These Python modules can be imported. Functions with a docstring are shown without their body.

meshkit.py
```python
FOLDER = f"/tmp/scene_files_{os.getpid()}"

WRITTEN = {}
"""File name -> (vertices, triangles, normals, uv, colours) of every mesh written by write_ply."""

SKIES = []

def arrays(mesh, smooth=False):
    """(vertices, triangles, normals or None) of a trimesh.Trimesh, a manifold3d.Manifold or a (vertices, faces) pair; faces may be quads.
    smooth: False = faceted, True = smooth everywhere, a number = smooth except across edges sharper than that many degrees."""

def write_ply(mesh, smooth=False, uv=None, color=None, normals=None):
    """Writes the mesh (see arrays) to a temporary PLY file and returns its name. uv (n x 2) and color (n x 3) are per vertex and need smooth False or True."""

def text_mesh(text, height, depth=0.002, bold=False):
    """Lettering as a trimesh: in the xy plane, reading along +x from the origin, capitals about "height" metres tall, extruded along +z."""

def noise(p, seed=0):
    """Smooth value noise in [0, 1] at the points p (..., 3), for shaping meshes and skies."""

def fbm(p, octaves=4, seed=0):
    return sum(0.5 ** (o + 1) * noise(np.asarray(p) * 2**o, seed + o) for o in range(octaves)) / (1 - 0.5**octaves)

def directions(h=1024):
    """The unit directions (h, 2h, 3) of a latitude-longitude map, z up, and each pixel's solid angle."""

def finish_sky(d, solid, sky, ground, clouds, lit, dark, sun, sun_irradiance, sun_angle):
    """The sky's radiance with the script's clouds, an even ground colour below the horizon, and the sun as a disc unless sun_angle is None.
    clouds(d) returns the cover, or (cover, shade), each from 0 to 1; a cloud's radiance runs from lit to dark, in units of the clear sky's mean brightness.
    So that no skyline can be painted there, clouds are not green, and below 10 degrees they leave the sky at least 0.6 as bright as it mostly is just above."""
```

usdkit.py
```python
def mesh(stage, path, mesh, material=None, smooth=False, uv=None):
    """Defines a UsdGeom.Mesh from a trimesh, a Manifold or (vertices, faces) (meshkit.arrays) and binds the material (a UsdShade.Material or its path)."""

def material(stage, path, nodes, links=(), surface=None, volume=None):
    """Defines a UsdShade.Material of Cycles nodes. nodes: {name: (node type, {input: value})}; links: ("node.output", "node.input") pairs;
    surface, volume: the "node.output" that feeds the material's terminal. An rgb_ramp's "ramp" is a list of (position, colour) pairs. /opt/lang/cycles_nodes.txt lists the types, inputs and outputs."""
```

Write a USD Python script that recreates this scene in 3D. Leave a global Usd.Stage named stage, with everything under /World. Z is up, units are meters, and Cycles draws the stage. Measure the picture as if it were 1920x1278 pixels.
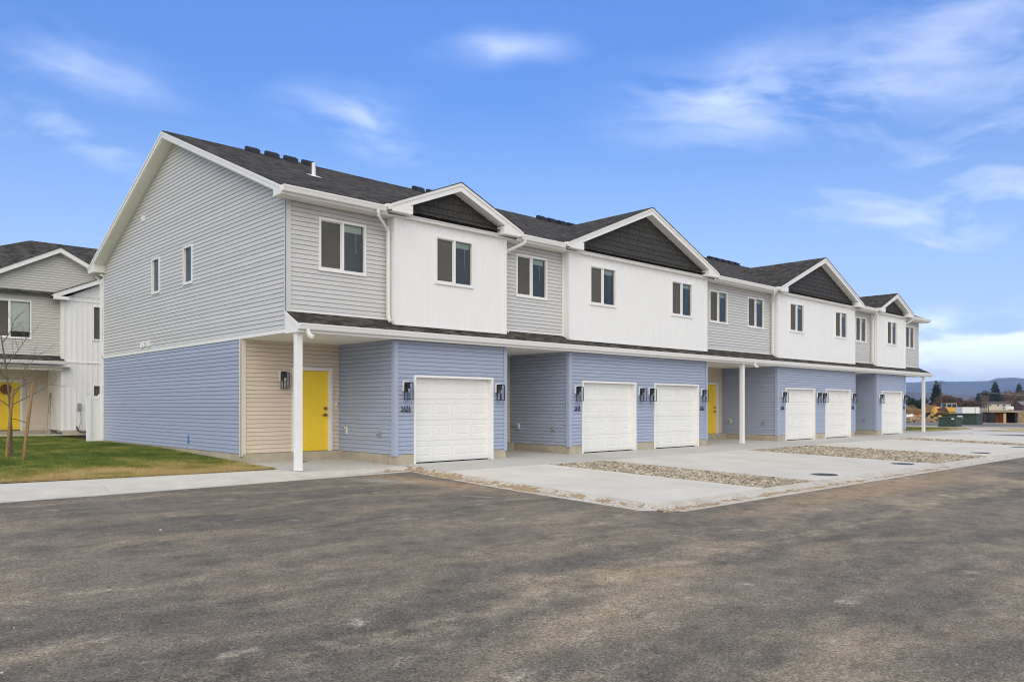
import math, random
import numpy as np, trimesh, usdkit, meshkit
from pxr import Usd, UsdGeom, UsdLux, UsdShade, Gf, Sdf
from shapely.geometry import Polygon

# ------------------------------------------------------------------ camera, sky, sun, exposure
stage = Usd.Stage.CreateInMemory()
UsdGeom.SetStageUpAxis(stage, UsdGeom.Tokens.z)
UsdGeom.SetStageMetersPerUnit(stage, 1.0)
UsdGeom.Xform.Define(stage, '/World')
UsdGeom.Scope.Define(stage, '/World/Looks')
YAW = 0.8140                      # angle between the view axis and the long facade (radians)
CAM = (-8.123, -15.441, 1.392)
FWD = (math.cos(YAW), math.sin(YAW)); RIGHT = (math.sin(YAW), -math.cos(YAW))
cam = UsdGeom.Camera.Define(stage, '/World/camera')
cam.AddTransformOp().Set(Gf.Matrix4d(RIGHT[0], RIGHT[1], 0, 0, 0, 0, 1, 0, -FWD[0], -FWD[1], 0, 0, CAM[0], CAM[1], CAM[2], 1))
cam.CreateHorizontalApertureAttr(36.0); cam.CreateVerticalApertureAttr(36.0 * 681 / 1024)
cam.CreateFocalLengthAttr(27.539); cam.CreateVerticalApertureOffsetAttr(2.293)
cam.CreateClippingRangeAttr(Gf.Vec2f(0.1, 30000))
cam.CreateExposureAttr(0.96)
SUN_AZ, SUN_EL = math.atan2(-0.64, -0.77), math.radians(32)
SUN = np.array([math.cos(SUN_EL) * math.sin(SUN_AZ), math.cos(SUN_EL) * math.cos(SUN_AZ), math.sin(SUN_EL)])
sun = UsdLux.DistantLight.Define(stage, '/World/sun')
sun.CreateIntensityAttr(0.24); sun.CreateAngleAttr(75.0); sun.CreateColorAttr(Gf.Vec3f(1.0, 0.89, 0.74))
UsdLux.LightAPI(sun).GetPrim().CreateAttribute('inputs:normalize', Sdf.ValueTypeNames.Bool).Set(True)
zb = SUN / np.linalg.norm(SUN); xb = np.cross([0, 0, 1], zb); xb /= np.linalg.norm(xb); yb_ = np.cross(zb, xb)
sun.AddTransformOp().Set(Gf.Matrix4d(*xb, 0, *yb_, 0, *zb, 0, 0, 0, 30, 1))


CLOUD = (7.6, 7.9, 8.7)
OVERCAST = (5.7, 5.75, 5.6)
ZRAMP = [(0.0, (.35, .45, .66)), (.117, (.45, .56, .74)), (.287, (.66, .80, .88)), (.446, (.98, 1.08, 1.18)), (.7, (1, 1.1, 1.2)), (1, (1, 1.1, 1.2))]


def sky_material():
    N = {'tc': ('texture_coordinate', {}),
         'sky': ('sky_texture', {'sky_type': 'single_scattering', 'sun_disc': False, 'sun_elevation': SUN_EL, 'sun_rotation': SUN_AZ, 'altitude': 800.0, 'air_density': 1.0, 'aerosol_density': 0.4, 'ozone_density': 2.0}),
         'hsv': ('hsv', {'saturation': 1.22, 'value': 1.0, 'hue': 0.512}),
         'wn': ('noise_texture', {'scale': 5.0, 'detail': 3.0}),
         'wsub': ('vector_math', {'math_type': 'subtract', 'vector2': (0.5, 0.5, 0.5)}),
         'wmul': ('vector_math', {'math_type': 'scale', 'scale': 0.075}),
         'wadd': ('vector_math', {'math_type': 'add'}),
         'bg': ('background_shader', {'strength': 0.10})}
    L = [('sky.color', 'hsv.color'), ('tc.generated', 'wn.vector'), ('wn.color', 'wsub.vector1'), ('wsub.vector', 'wmul.vector1'), ('tc.generated', 'wadd.vector1'), ('wmul.vector', 'wadd.vector2')]
    # wisps of cirrus: direction, half sizes along and across, tilt (up to the right is positive), strength
    wisps = [((.6169, .6715, .4105), .125, .032, 0, .72), ((.4947, .7976, .3452), .15, .048, .03, .9), ((.5588, .7696, .3091), .13, .036, -.06, .75),
             ((.795, .500, .350), .27, .080, .05, .78), ((.8708, .3427, .3725), .40, .10, .25, .38), ((.2391, .9262, .2700), .30, .050, -.36, .7), ((.2302, .9112, .3416), .20, .06, -.1, .55),
             ((.9185, .2891, .2698), .40, .11, .28, .55), ((.9428, .2453, .2256), .34, .085, .02, .65), ((.9284, .3193, .1902), .22, .04, 0, .5), 
             ((.30, .80, .53), .35, .10, .1, .30), ((.90, .22, .38), .5, .20, .25, .40), ((.45, .88, .24), .6, .05, .0, .22),
             ((-.5, .75, .35), .4, .08, .2, .7), ((-.8, -.3, .4), .5, .1, .1, .7), ((.3, -.85, .4), .5, .1, -.1, .7), ((-.3, .3, .9), .5, .12, .4, .5), ((.8, -.5, .25), .4, .1, .1, .7)]
    last = None
    for i, (c, s1, s2, tilt, amp) in enumerate(wisps):
        c = np.array(c) / np.linalg.norm(c); r = np.cross(c, [0, 0, 1]); r /= np.linalg.norm(r); u = np.cross(r, c)
        e1 = r * math.cos(tilt) + u * math.sin(tilt); e2 = u * math.cos(tilt) - r * math.sin(tilt)
        n = f'w{i}'
        N[n + 'a'] = ('vector_math', {'math_type': 'dot_product', 'vector2': tuple(e1 / s1)})
        N[n + 'b'] = ('vector_math', {'math_type': 'dot_product', 'vector2': tuple(e2 / s2)})
        N[n + 'c'] = ('combine_xyz', {})
        N[n + 'd'] = ('gradient_texture', {'gradient_type': 'quadratic_sphere'})
        N[n + 'e'] = ('math', {'math_type': 'multiply_add', 'value2': amp, 'value3': 0.0})
        L += [('wadd.vector', n + 'a.vector1'), ('wadd.vector', n + 'b.vector1'), (n + 'a.value', n + 'c.x'), (n + 'b.value', n + 'c.y'), (n + 'c.vector', n + 'd.vector'), (n + 'd.fac', n + 'e.value1')]
        if last: L.append((last + 'e.value', n + 'e.value3'))
        last = n
    N['rot'] = ('mapping', {'rotation': (0, math.radians(-5), math.radians(43.4))}); N['map'] = ('mapping', {'scale': (1.9, 8.0, 13.0)})
    N['fib'] = ('noise_texture', {'scale': 1.7, 'detail': 8.0, 'roughness': 0.58, 'distortion': 0.15})
    N['fr'] = ('map_range', {'from_min': 0.36, 'from_max': 0.66, 'to_min': 0.05, 'to_max': 1.6, 'clamp': True})
    N['mm'] = ('math', {'math_type': 'multiply', 'use_clamp': True})
    N['m2'] = ('math', {'math_type': 'multiply', 'value2': 0.40, 'use_clamp': True})
    # thin veil towards the horizon
    N['sep'] = ('separate_xyz', {})
    N['hz'] = ('map_range', {'from_min': 0.0, 'from_max': 0.36, 'to_min': 0.32, 'to_max': 0.0, 'clamp': True})
    N['mx'] = ('math', {'math_type': 'maximum'})
    N['mix'] = ('mix', {'color2': CLOUD})
    N['zr'] = ('rgb_ramp', {'ramp': ZRAMP}); N['zm'] = ('mix', {'mix_type': 'multiply', 'fac': 1.0})
    L += [('wadd.vector', 'rot.vector'), ('rot.vector', 'map.vector'), ('map.vector', 'fib.vector'), ('fib.fac', 'fr.value'), (last + 'e.value', 'mm.value1'), ('fr.result', 'mm.value2'), ('mm.value', 'm2.value1'),
          ('tc.generated', 'sep.vector'), ('sep.z', 'hz.value'), ('m2.value', 'mx.value1'), ('hz.result', 'mx.value2'), ('mx.value', 'mix.fac'), ('sep.z', 'zr.fac'), ('hsv.color', 'zm.color1'), ('zr.color', 'zm.color2'), ('zm.color', 'mix.color1'), ('mix.color', 'bg.color')]
    # a pale bank of cloud low over the hills on the right
    c = np.array([.9700, .2360, .0520]); c /= np.linalg.norm(c); r = np.cross(c, [0, 0, 1]); r /= np.linalg.norm(r); u = np.cross(r, c)
    N['ka'] = ('vector_math', {'math_type': 'dot_product', 'vector2': tuple(r / .24)}); N['kb'] = ('vector_math', {'math_type': 'dot_product', 'vector2': tuple(u / .085)}); N['kc'] = ('combine_xyz', {}); N['kd'] = ('gradient_texture', {'gradient_type': 'spherical'})
    N['ke'] = ('math', {'math_type': 'multiply'}); N['kf'] = ('map_range', {'range_type': 'smoothstep', 'from_min': .02, 'from_max': .75, 'to_max': .62, 'clamp': True}); N['kx'] = ('mix', {'color2': (11., 11.4, 12.2)})
    L += [('wadd.vector', 'ka.vector1'), ('wadd.vector', 'kb.vector1'), ('ka.value', 'kc.x'), ('kb.value', 'kc.y'), ('kc.vector', 'kd.vector'), ('kd.fac', 'ke.value1'), ('fr.result', 'ke.value2'), ('ke.value', 'kf.value'), ('kf.result', 'kx.fac'), ('mix.color', 'kx.color1')]
    # the thin overcast that veils the sun, behind the camera
    N['sd'] = ('vector_math', {'math_type': 'dot_product', 'vector2': tuple(map(float, SUN))}); N['sv'] = ('map_range', {'range_type': 'smoothstep', 'from_min': -0.12, 'from_max': 0.62, 'to_min': 0.0, 'to_max': 0.94, 'clamp': True})
    N['mo'] = ('mix', {'color2': OVERCAST})
    L.remove(('mix.color', 'bg.color')); L += [('wadd.vector', 'sd.vector1'), ('sd.value', 'sv.value'), ('sv.result', 'mo.fac'), ('kx.color', 'mo.color1'), ('mo.color', 'bg.color')]
    return usdkit.material(stage, '/World/Looks/sky', N, L, surface='bg.background')


dome = UsdLux.DomeLight.Define(stage, '/World/sky')
UsdShade.MaterialBindingAPI.Apply(dome.GetPrim()).Bind(sky_material())
dome.GetPrim().SetCustomDataByKey('kind', 'structure')

# ------------------------------------------------------------------ helpers
rng = np.random.default_rng(7)
used = {}


def numbered(parent, name):
    k = (parent, name); n = used.get(k, 0); used[k] = n + 1
    return name if n == 0 else f'{name}_{n:03d}'


class Node:
    def __init__(s, path, origin): s.path, s.o = path, origin; s.prim = stage.GetPrimAtPath(path)


ROOT = Node('/World', np.zeros(3))


def tag(node, label=None, cat=None, group=None, kind=None):
    for k, v in (('label', label), ('category', cat), ('group', group), ('kind', kind)):
        if v: node.prim.SetCustomDataByKey(k, v)
    return node


def thing(name, label, cat, loc=(0, 0, 0), group=None, kind=None):
    path = '/World/' + numbered('/World', name)
    x = UsdGeom.Xform.Define(stage, path); x.AddTranslateOp().Set(Gf.Vec3d(*map(float, loc)))
    return tag(Node(path, np.array(loc, float)), label, cat, group, kind)


def copy_of(src, label, loc, rotz=0.0, scale=1.0, group=None):
    name = src.path.split('/')[-1].rstrip('0123456789').rstrip('_') if src.path[-3:].isdigit() else src.path.split('/')[-1]
    path = '/World/' + numbered('/World', name)
    x = UsdGeom.Xform.Define(stage, path)
    x.GetPrim().GetReferences().AddInternalReference(src.path)
    x.ClearXformOpOrder()
    x.AddTransformOp(opSuffix='place').Set(Gf.Matrix4d().SetScale(scale) * Gf.Matrix4d().SetRotate(Gf.Rotation(Gf.Vec3d(0, 0, 1), rotz)) * Gf.Matrix4d().SetTranslate(Gf.Vec3d(*map(float, loc))))
    x.GetPrim().SetInstanceable(True)
    return tag(Node(path, np.array(loc, float)), label, src.prim.GetCustomDataByKey('category'), group)


class MB:
    def __init__(s): s.v, s.f, s.n = [], [], 0
    def add(s, v, f):
        v = np.asarray(v, float); s.v.append(v); s.f += [tuple(int(i) + s.n for i in q) for q in f]; s.n += len(v); return s
    def tm(s, m): return s.add(m.vertices, m.faces)
    def quad(s, a, b, c, d): return s.add([a, b, c, d], [(0, 1, 2), (0, 2, 3)])
    def box(s, x0, x1, y0, y1, z0, z1, M=None):
        v = [(x, y, z) for x in (x0, x1) for y in (y0, y1) for z in (z0, z1)]
        if M: v = [M(*p) for p in v]
        return s.add(v, [(0, 1, 3), (0, 3, 2), (4, 6, 7), (4, 7, 5), (0, 4, 5), (0, 5, 1), (2, 3, 7), (2, 7, 6), (0, 2, 6), (0, 6, 4), (1, 5, 7), (1, 7, 3)])
    def ext(s, poly, a0, a1, axis):
        """poly in the two other axes (in order), extruded along axis from a0 to a1"""
        m = trimesh.creation.extrude_polygon(Polygon(poly), 1.0, engine='earcut'); p = np.array(m.vertices); t = a0 + p[:, 2] * (a1 - a0)
        v = {'x': np.c_[t, p[:, 0], p[:, 1]], 'y': np.c_[p[:, 0], t, p[:, 1]], 'z': np.c_[p[:, 0], p[:, 1], t]}[axis]
        return s.add(v, m.faces)
    def tube(s, pts, r, sides=6, square=False):
        p = np.asarray(pts, float); r = np.broadcast_to(r, (len(p),)); t = np.gradient(p, axis=0); t /= np.linalg.norm(t, axis=1, keepdims=True)
        ref = np.where(np.abs(t[:, 2:]) < 0.95, [0, 0, 1.0], [1.0, 0, 0]) if not square else np.broadcast_to([1.0, 0, 0], p.shape)
        a = np.cross(t, ref); a /= np.linalg.norm(a, axis=1, keepdims=True); b = np.cross(t, a)
        ang = np.arange(sides) * 2 * np.pi / sides + (np.pi / 4 if square else 0)
        v = p[:, None] + r[:, None, None] * (np.cos(ang)[None, :, None] * a[:, None] + np.sin(ang)[None, :, None] * b[:, None])
        f = [(i * sides + j, i * sides + (j + 1) % sides, (i + 1) * sides + (j + 1) % sides, (i + 1) * sides + j) for i in range(len(p) - 1) for j in range(sides)]
        f = [q for a_, b_, c_, d_ in f for q in ((a_, b_, c_), (a_, c_, d_))]
        e = (len(p) - 1) * sides
        f += [(0, j + 1, j) for j in range(1, sides - 1)] + [(e, e + j, e + j + 1) for j in range(1, sides - 1)]
        return s.add(v.reshape(-1, 3), f)
    def arr(s): return np.vstack(s.v), np.array(s.f, int).reshape(-1, 3)


def obj(name, m, mat, parent=ROOT, smooth=False, pieces=0, label=None, cat=None, group=None, kind=None):
    path = parent.path + '/' + numbered(parent.path, name)
    v, f = m.arr() if isinstance(m, MB) else (np.asarray(m[0], float), np.asarray(m[1], int)) if isinstance(m, tuple) else (np.array(m.vertices), np.array(m.faces))
    g = usdkit.mesh(stage, path, (v - parent.o, f), MAT[mat], smooth=smooth)
    if pieces:      # a random tone for every loose piece of so many vertices
        t = np.repeat(np.random.default_rng(len(v)).random(len(v) // pieces), pieces).astype(np.float32)
        UsdGeom.PrimvarsAPI(g).CreatePrimvar('tone', Sdf.ValueTypeNames.FloatArray, 'vertex').Set(t)
    return tag(Node(path, parent.o), label, cat, group, kind)


# ------------------------------------------------------------------ materials
MAT = {}


def mat(name, col, rough=0.55, var=0.10, scale=6.0, bump=0.0, bscale=40.0, spec=0.4, col2=None, rand=0.0, stretch=(1, 1, 1), metal=0.0, island=0.0):
    c = np.array(col, float); lo = c * (1 - var) if col2 is None else np.array(col2, float); hi = c * (1 + var) if col2 is None else c
    N = {'g': ('geometry', {}), 'mp': ('mapping', {'scale': stretch}), 'n': ('noise_texture', {'scale': scale, 'detail': 5.0, 'roughness': 0.6}),
         'r': ('rgb_ramp', {'ramp': [(0.3, tuple(lo)), (0.7, tuple(hi))]}), 'p': ('principled_bsdf', {'roughness': rough, 'specular_ior_level': spec, 'metallic': metal})}
    L = [('g.position', 'mp.vector'), ('mp.vector', 'n.vector'), ('n.fac', 'r.fac')]
    out = 'r.color'
    if rand or island:
        N['oi'] = ('object_info', {}) if rand else ('attribute', {'attribute': 'tone'})
        a = rand or island
        N['rr'] = ('map_range', {'to_min': 1 - a, 'to_max': 1 + a})
        N['hv'] = ('hsv', {})
        L += [('oi.random' if rand else 'oi.fac', 'rr.value'), ('rr.result', 'hv.value'), (out, 'hv.color')]; out = 'hv.color'
    L.append((out, 'p.base_color'))
    if bump:
        N['bn'] = ('noise_texture', {'scale': bscale, 'detail': 4.0}); N['b'] = ('bump', {'strength': bump, 'distance': 0.01})
        L += [('mp.vector', 'bn.vector'), ('bn.fac', 'b.height'), ('b.normal', 'p.normal')]
    MAT[name] = usdkit.material(stage, f'/World/Looks/{name}', N, L, surface='p.BSDF')


mat('grey_vinyl', (.60, .60, .595), .42, .035, 1.5, .10, 14, rand=.035, stretch=(1, 1, 9))
mat('grey_trim', (.61, .61, .61), .42, .02)
mat('blue_vinyl', (.355, .405, .535), .42, .04, 1.5, .10, 14, rand=.04, stretch=(1, 1, 9))
mat('blue_trim', (.39, .44, .585), .42, .02)
mat('beige_vinyl', (.70, .60, .475), .42, .04, 1.5, .10, 14, rand=.03, stretch=(1, 1, 9))
mat('beige_trim', (.70, .64, .56), .42, .02)
mat('warm_grey_vinyl', (.54, .535, .49), .42, .035, 1.5, .10, 14, rand=.03, stretch=(1, 1, 9))
mat('white_vinyl', (.84, .84, .835), .42, .015, 1.5)
mat('white_trim', (.83, .825, .81), .40, .02)
mat('soffit', (.86, .84, .79), .5, .03)
mat('garage_white', (.81, .81, .79), .38, .02, 2.0, .05, 160)
mat('yellow', (.93, .66, .045), .38, .03)
mat('black', (.012, .012, .013), .45, .2)
mat('dark_void', (.10, .10, .10), .8, .1)
mat('room', (.74, .78, .74), .9, .1)
mat('screen', (.060, .057, .054), .75, .12, 3.0)
mat('shade', (.84, .88, .82), .7, .03)
mat('blind', (.88, .88, .84), .5, .05)
mat('brass', (.32, .24, .12), .35, .15, metal=.8)
mat('shake', (.046, .043, .039), .6, .25, 4.0, .5, 30, rand=.12, stretch=(9, 9, 1))
mat('vent_black', (.014, .014, .017), .5, .3)
mat('foundation', (.52, .455, .345), .9, .25, 3.0, .35, 60, col2=(.36, .32, .255))
mat('slab_light', (.60, .572, .515), .85, .09, .9, .12, 90, rand=.03)
mat('slab_grey', (.485, .47, .435), .85, .07, .9, .12, 90, rand=.03)

mat('asphalt_far', (.17, .16, .15), .95, .2, .8, .2, 30)
mat('joint', (.20, .18, .15), .95, .2)
mat('dirt', (.47, .35, .22), .95, .3, 14.0, .6, 40, col2=(.27, .19, .115))
mat('clod', (.40, .29, .18), .95, .3, 14.0, island=.5, col2=(.28, .20, .125))
mat('sand', (.50, .40, .27), .95, .2, 4.0, .4, 60)
mat('soil', (.42, .31, .20), .95, .3, .15, .4, 8, col2=(.29, .21, .135))
mat('field', (.30, .215, .12), .95, .3, .03, .3, 4, col2=(.20, .125, .07))
mat('gravel', (.42, .36, .28), .85, .30, 30, island=.60, col2=(.33, .28, .215))
mat('gravel_base', (.14, .115, .09), .95, .3)
mat('pebble', (.30, .265, .22), .9, .4, 9, island=.6)
mat('iron', (.075, .078, .080), .7, .3, 12, .3, 60)
mat('galv', (.36, .37, .37), .45, .08, metal=.3)
mat('wood_stake', (.29, .18, .085), .8, .25, 5, .4, 30, stretch=(4, 4, .6))
mat('bark', (.15, .115, .09), .85, .25, 14, .4, 40)
mat('alu', (.36, .33, .28), .5, .1)
mat('flag_blue', (.02, .17, .62), .5, .1)
mat('green_box', (.040, .062, .048), .5, .12, 2)
mat('concrete_pad', (.45, .43, .39), .9, .1)
mat('loader_yellow', (.66, .38, .075), .5, .15, 2)
mat('tyre', (.028, .026, .024), .85, .3)
mat('wrap_white', (.74, .75, .76), .5, .06)
mat('rust_wood', (.11, .045, .03), .8, .4, 2)
mat('rust_panel', (.24, .085, .045), .8, .4, 2)
mat('lumber', (.50, .36, .17), .8, .2, 3)
mat('orange_net', (.55, .22, .10), .8, .3, 3)
mat('house_tan', (.62, .55, .42), .8, .06)
mat('house_roof', (.085, .065, .05), .9, .2)
mat('house_roof_grey', (.19, .18, .175), .9, .15)
mat('needle', (.030, .048, .026), .8, .4, .5, col2=(.014, .026, .017), island=.35)
mat('twig_red', (.155, .088, .058), .9, .3, .3, col2=(.095, .058, .042), island=.35)
mat('twig_orange', (.21, .125, .045), .9, .3, .3, col2=(.11, .08, .035), island=.35)
mat('dry_grass', (.42, .29, .13), .9, .3, .5, col2=(.28, .18, .085), island=.3)
mat('wreath', (.20, .10, .035), .9, .4, 20)
mat('hill_far', (.075, .075, .085), .95, .3, .0022, col2=(.022, .028, .045))
mat('hill_near', (.17, .13, .115), .95, .3, .0035, col2=(.028, .030, .045), stretch=(1, 1, 8))
mat('pole', (.10, .085, .07), .9, .2)


def kerb_mat():
    N = {'g': ('geometry', {}), 'n': ('noise_texture', {'scale': 1.8, 'detail': 4.0}), 'r': ('rgb_ramp', {'ramp': [(.3, (.52, .495, .44)), (.7, (.63, .605, .555))]}),
         's': ('separate_xyz', {}), 'm': ('mapping', {'scale': (2.2, 2.2, 9)}), 'd': ('noise_texture', {'scale': 1.6, 'detail': 8.0, 'roughness': .72}), 'dr': ('map_range', {'from_min': .42, 'from_max': .74, 'to_max': .75, 'clamp': True}),
         'xr': ('map_range', {'from_min': -2.0, 'from_max': 2.0, 'to_min': .12, 'to_max': 1.0, 'clamp': True}), 'mm': ('math', {'math_type': 'multiply'}), 'x': ('mix', {'color2': (.43, .325, .21)}), 'b': ('bump', {'strength': .4, 'distance': .01}), 'p': ('principled_bsdf', {'roughness': .9, 'specular_ior_level': .3})}
    L = [('g.position', 'n.vector'), ('n.fac', 'r.fac'), ('g.position', 's.vector'), ('g.position', 'm.vector'), ('m.vector', 'd.vector'), ('d.fac', 'dr.value'), ('s.x', 'xr.value'), ('dr.result', 'mm.value1'), ('xr.result', 'mm.value2'), ('mm.value', 'x.fac'), ('r.color', 'x.color1'), ('x.color', 'p.base_color'), ('d.fac', 'b.height'), ('b.normal', 'p.normal')]
    MAT['curb'] = usdkit.material(stage, '/World/Looks/curb', N, L, surface='p.BSDF')


kerb_mat()


def glass(name, tint, ior=1.5, rough=0.0):
    N = {'t': ('transparent_bsdf', {'color': tint}), 'g': ('glossy_bsdf', {'roughness': rough, 'color': (1, 1, 1)}), 'f': ('fresnel', {'IOR': ior}), 'm': ('mix_closure', {})}
    MAT[name] = usdkit.material(stage, f'/World/Looks/{name}', N, [('f.fac', 'm.fac'), ('t.BSDF', 'm.closure1'), ('g.BSDF', 'm.closure2')], surface='m.closure')


glass('window_glass', (.82, .93, .88), 1.75)
glass('clear_glass', (.93, .95, .94), 1.5)
glass('lamp_glass', (.93, .95, .95), 1.45)


def roof_mat(name, axis):
    N = {'g': ('geometry', {}), 's': ('separate_xyz', {}), 'zs': ('math', {'math_type': 'multiply', 'value2': 2.6}), 'c': ('combine_xyz', {}),
         'br': ('brick_texture', {'color1': (.034, .031, .028), 'color2': (.108, .096, .081), 'mortar': (.022, .021, .020), 'scale': 1.0, 'mortar_size': .006, 'mortar_smooth': .4, 'bias': -.1, 'brick_width': .19, 'row_height': .142, 'offset': .37, 'squash': 1.4, 'squash_frequency': 3}),
         'n': ('noise_texture', {'scale': 3.5, 'detail': 6.0, 'roughness': .7}), 'nr': ('map_range', {'from_min': .33, 'from_max': .67, 'to_min': .66, 'to_max': 1.36}),
         'hv': ('hsv', {}), 'fn': ('noise_texture', {'scale': 260.0, 'detail': 2.0}), 'ad': ('math', {'math_type': 'multiply_add', 'value2': -.5, 'value3': .0}),
         'b': ('bump', {'strength': .5, 'distance': .012}), 'p': ('principled_bsdf', {'roughness': .92, 'specular_ior_level': .25})}
    L = [('g.position', 's.vector'), ('s.z', 'zs.value1'), ('s.' + axis, 'c.x'), ('zs.value', 'c.y'), ('c.vector', 'br.vector'), ('g.position', 'n.vector'), ('n.fac', 'nr.value'), ('br.color', 'hv.color'), ('nr.result', 'hv.value'), ('hv.color', 'p.base_color'),
         ('g.position', 'fn.vector'), ('br.fac', 'ad.value1'), ('fn.fac', 'ad.value3'), ('ad.value', 'b.height'), ('b.normal', 'p.normal')]
    MAT[name] = usdkit.material(stage, f'/World/Looks/{name}', N, L, surface='p.BSDF')


roof_mat('shingle_x', 'x'); roof_mat('shingle_y', 'y')


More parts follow.
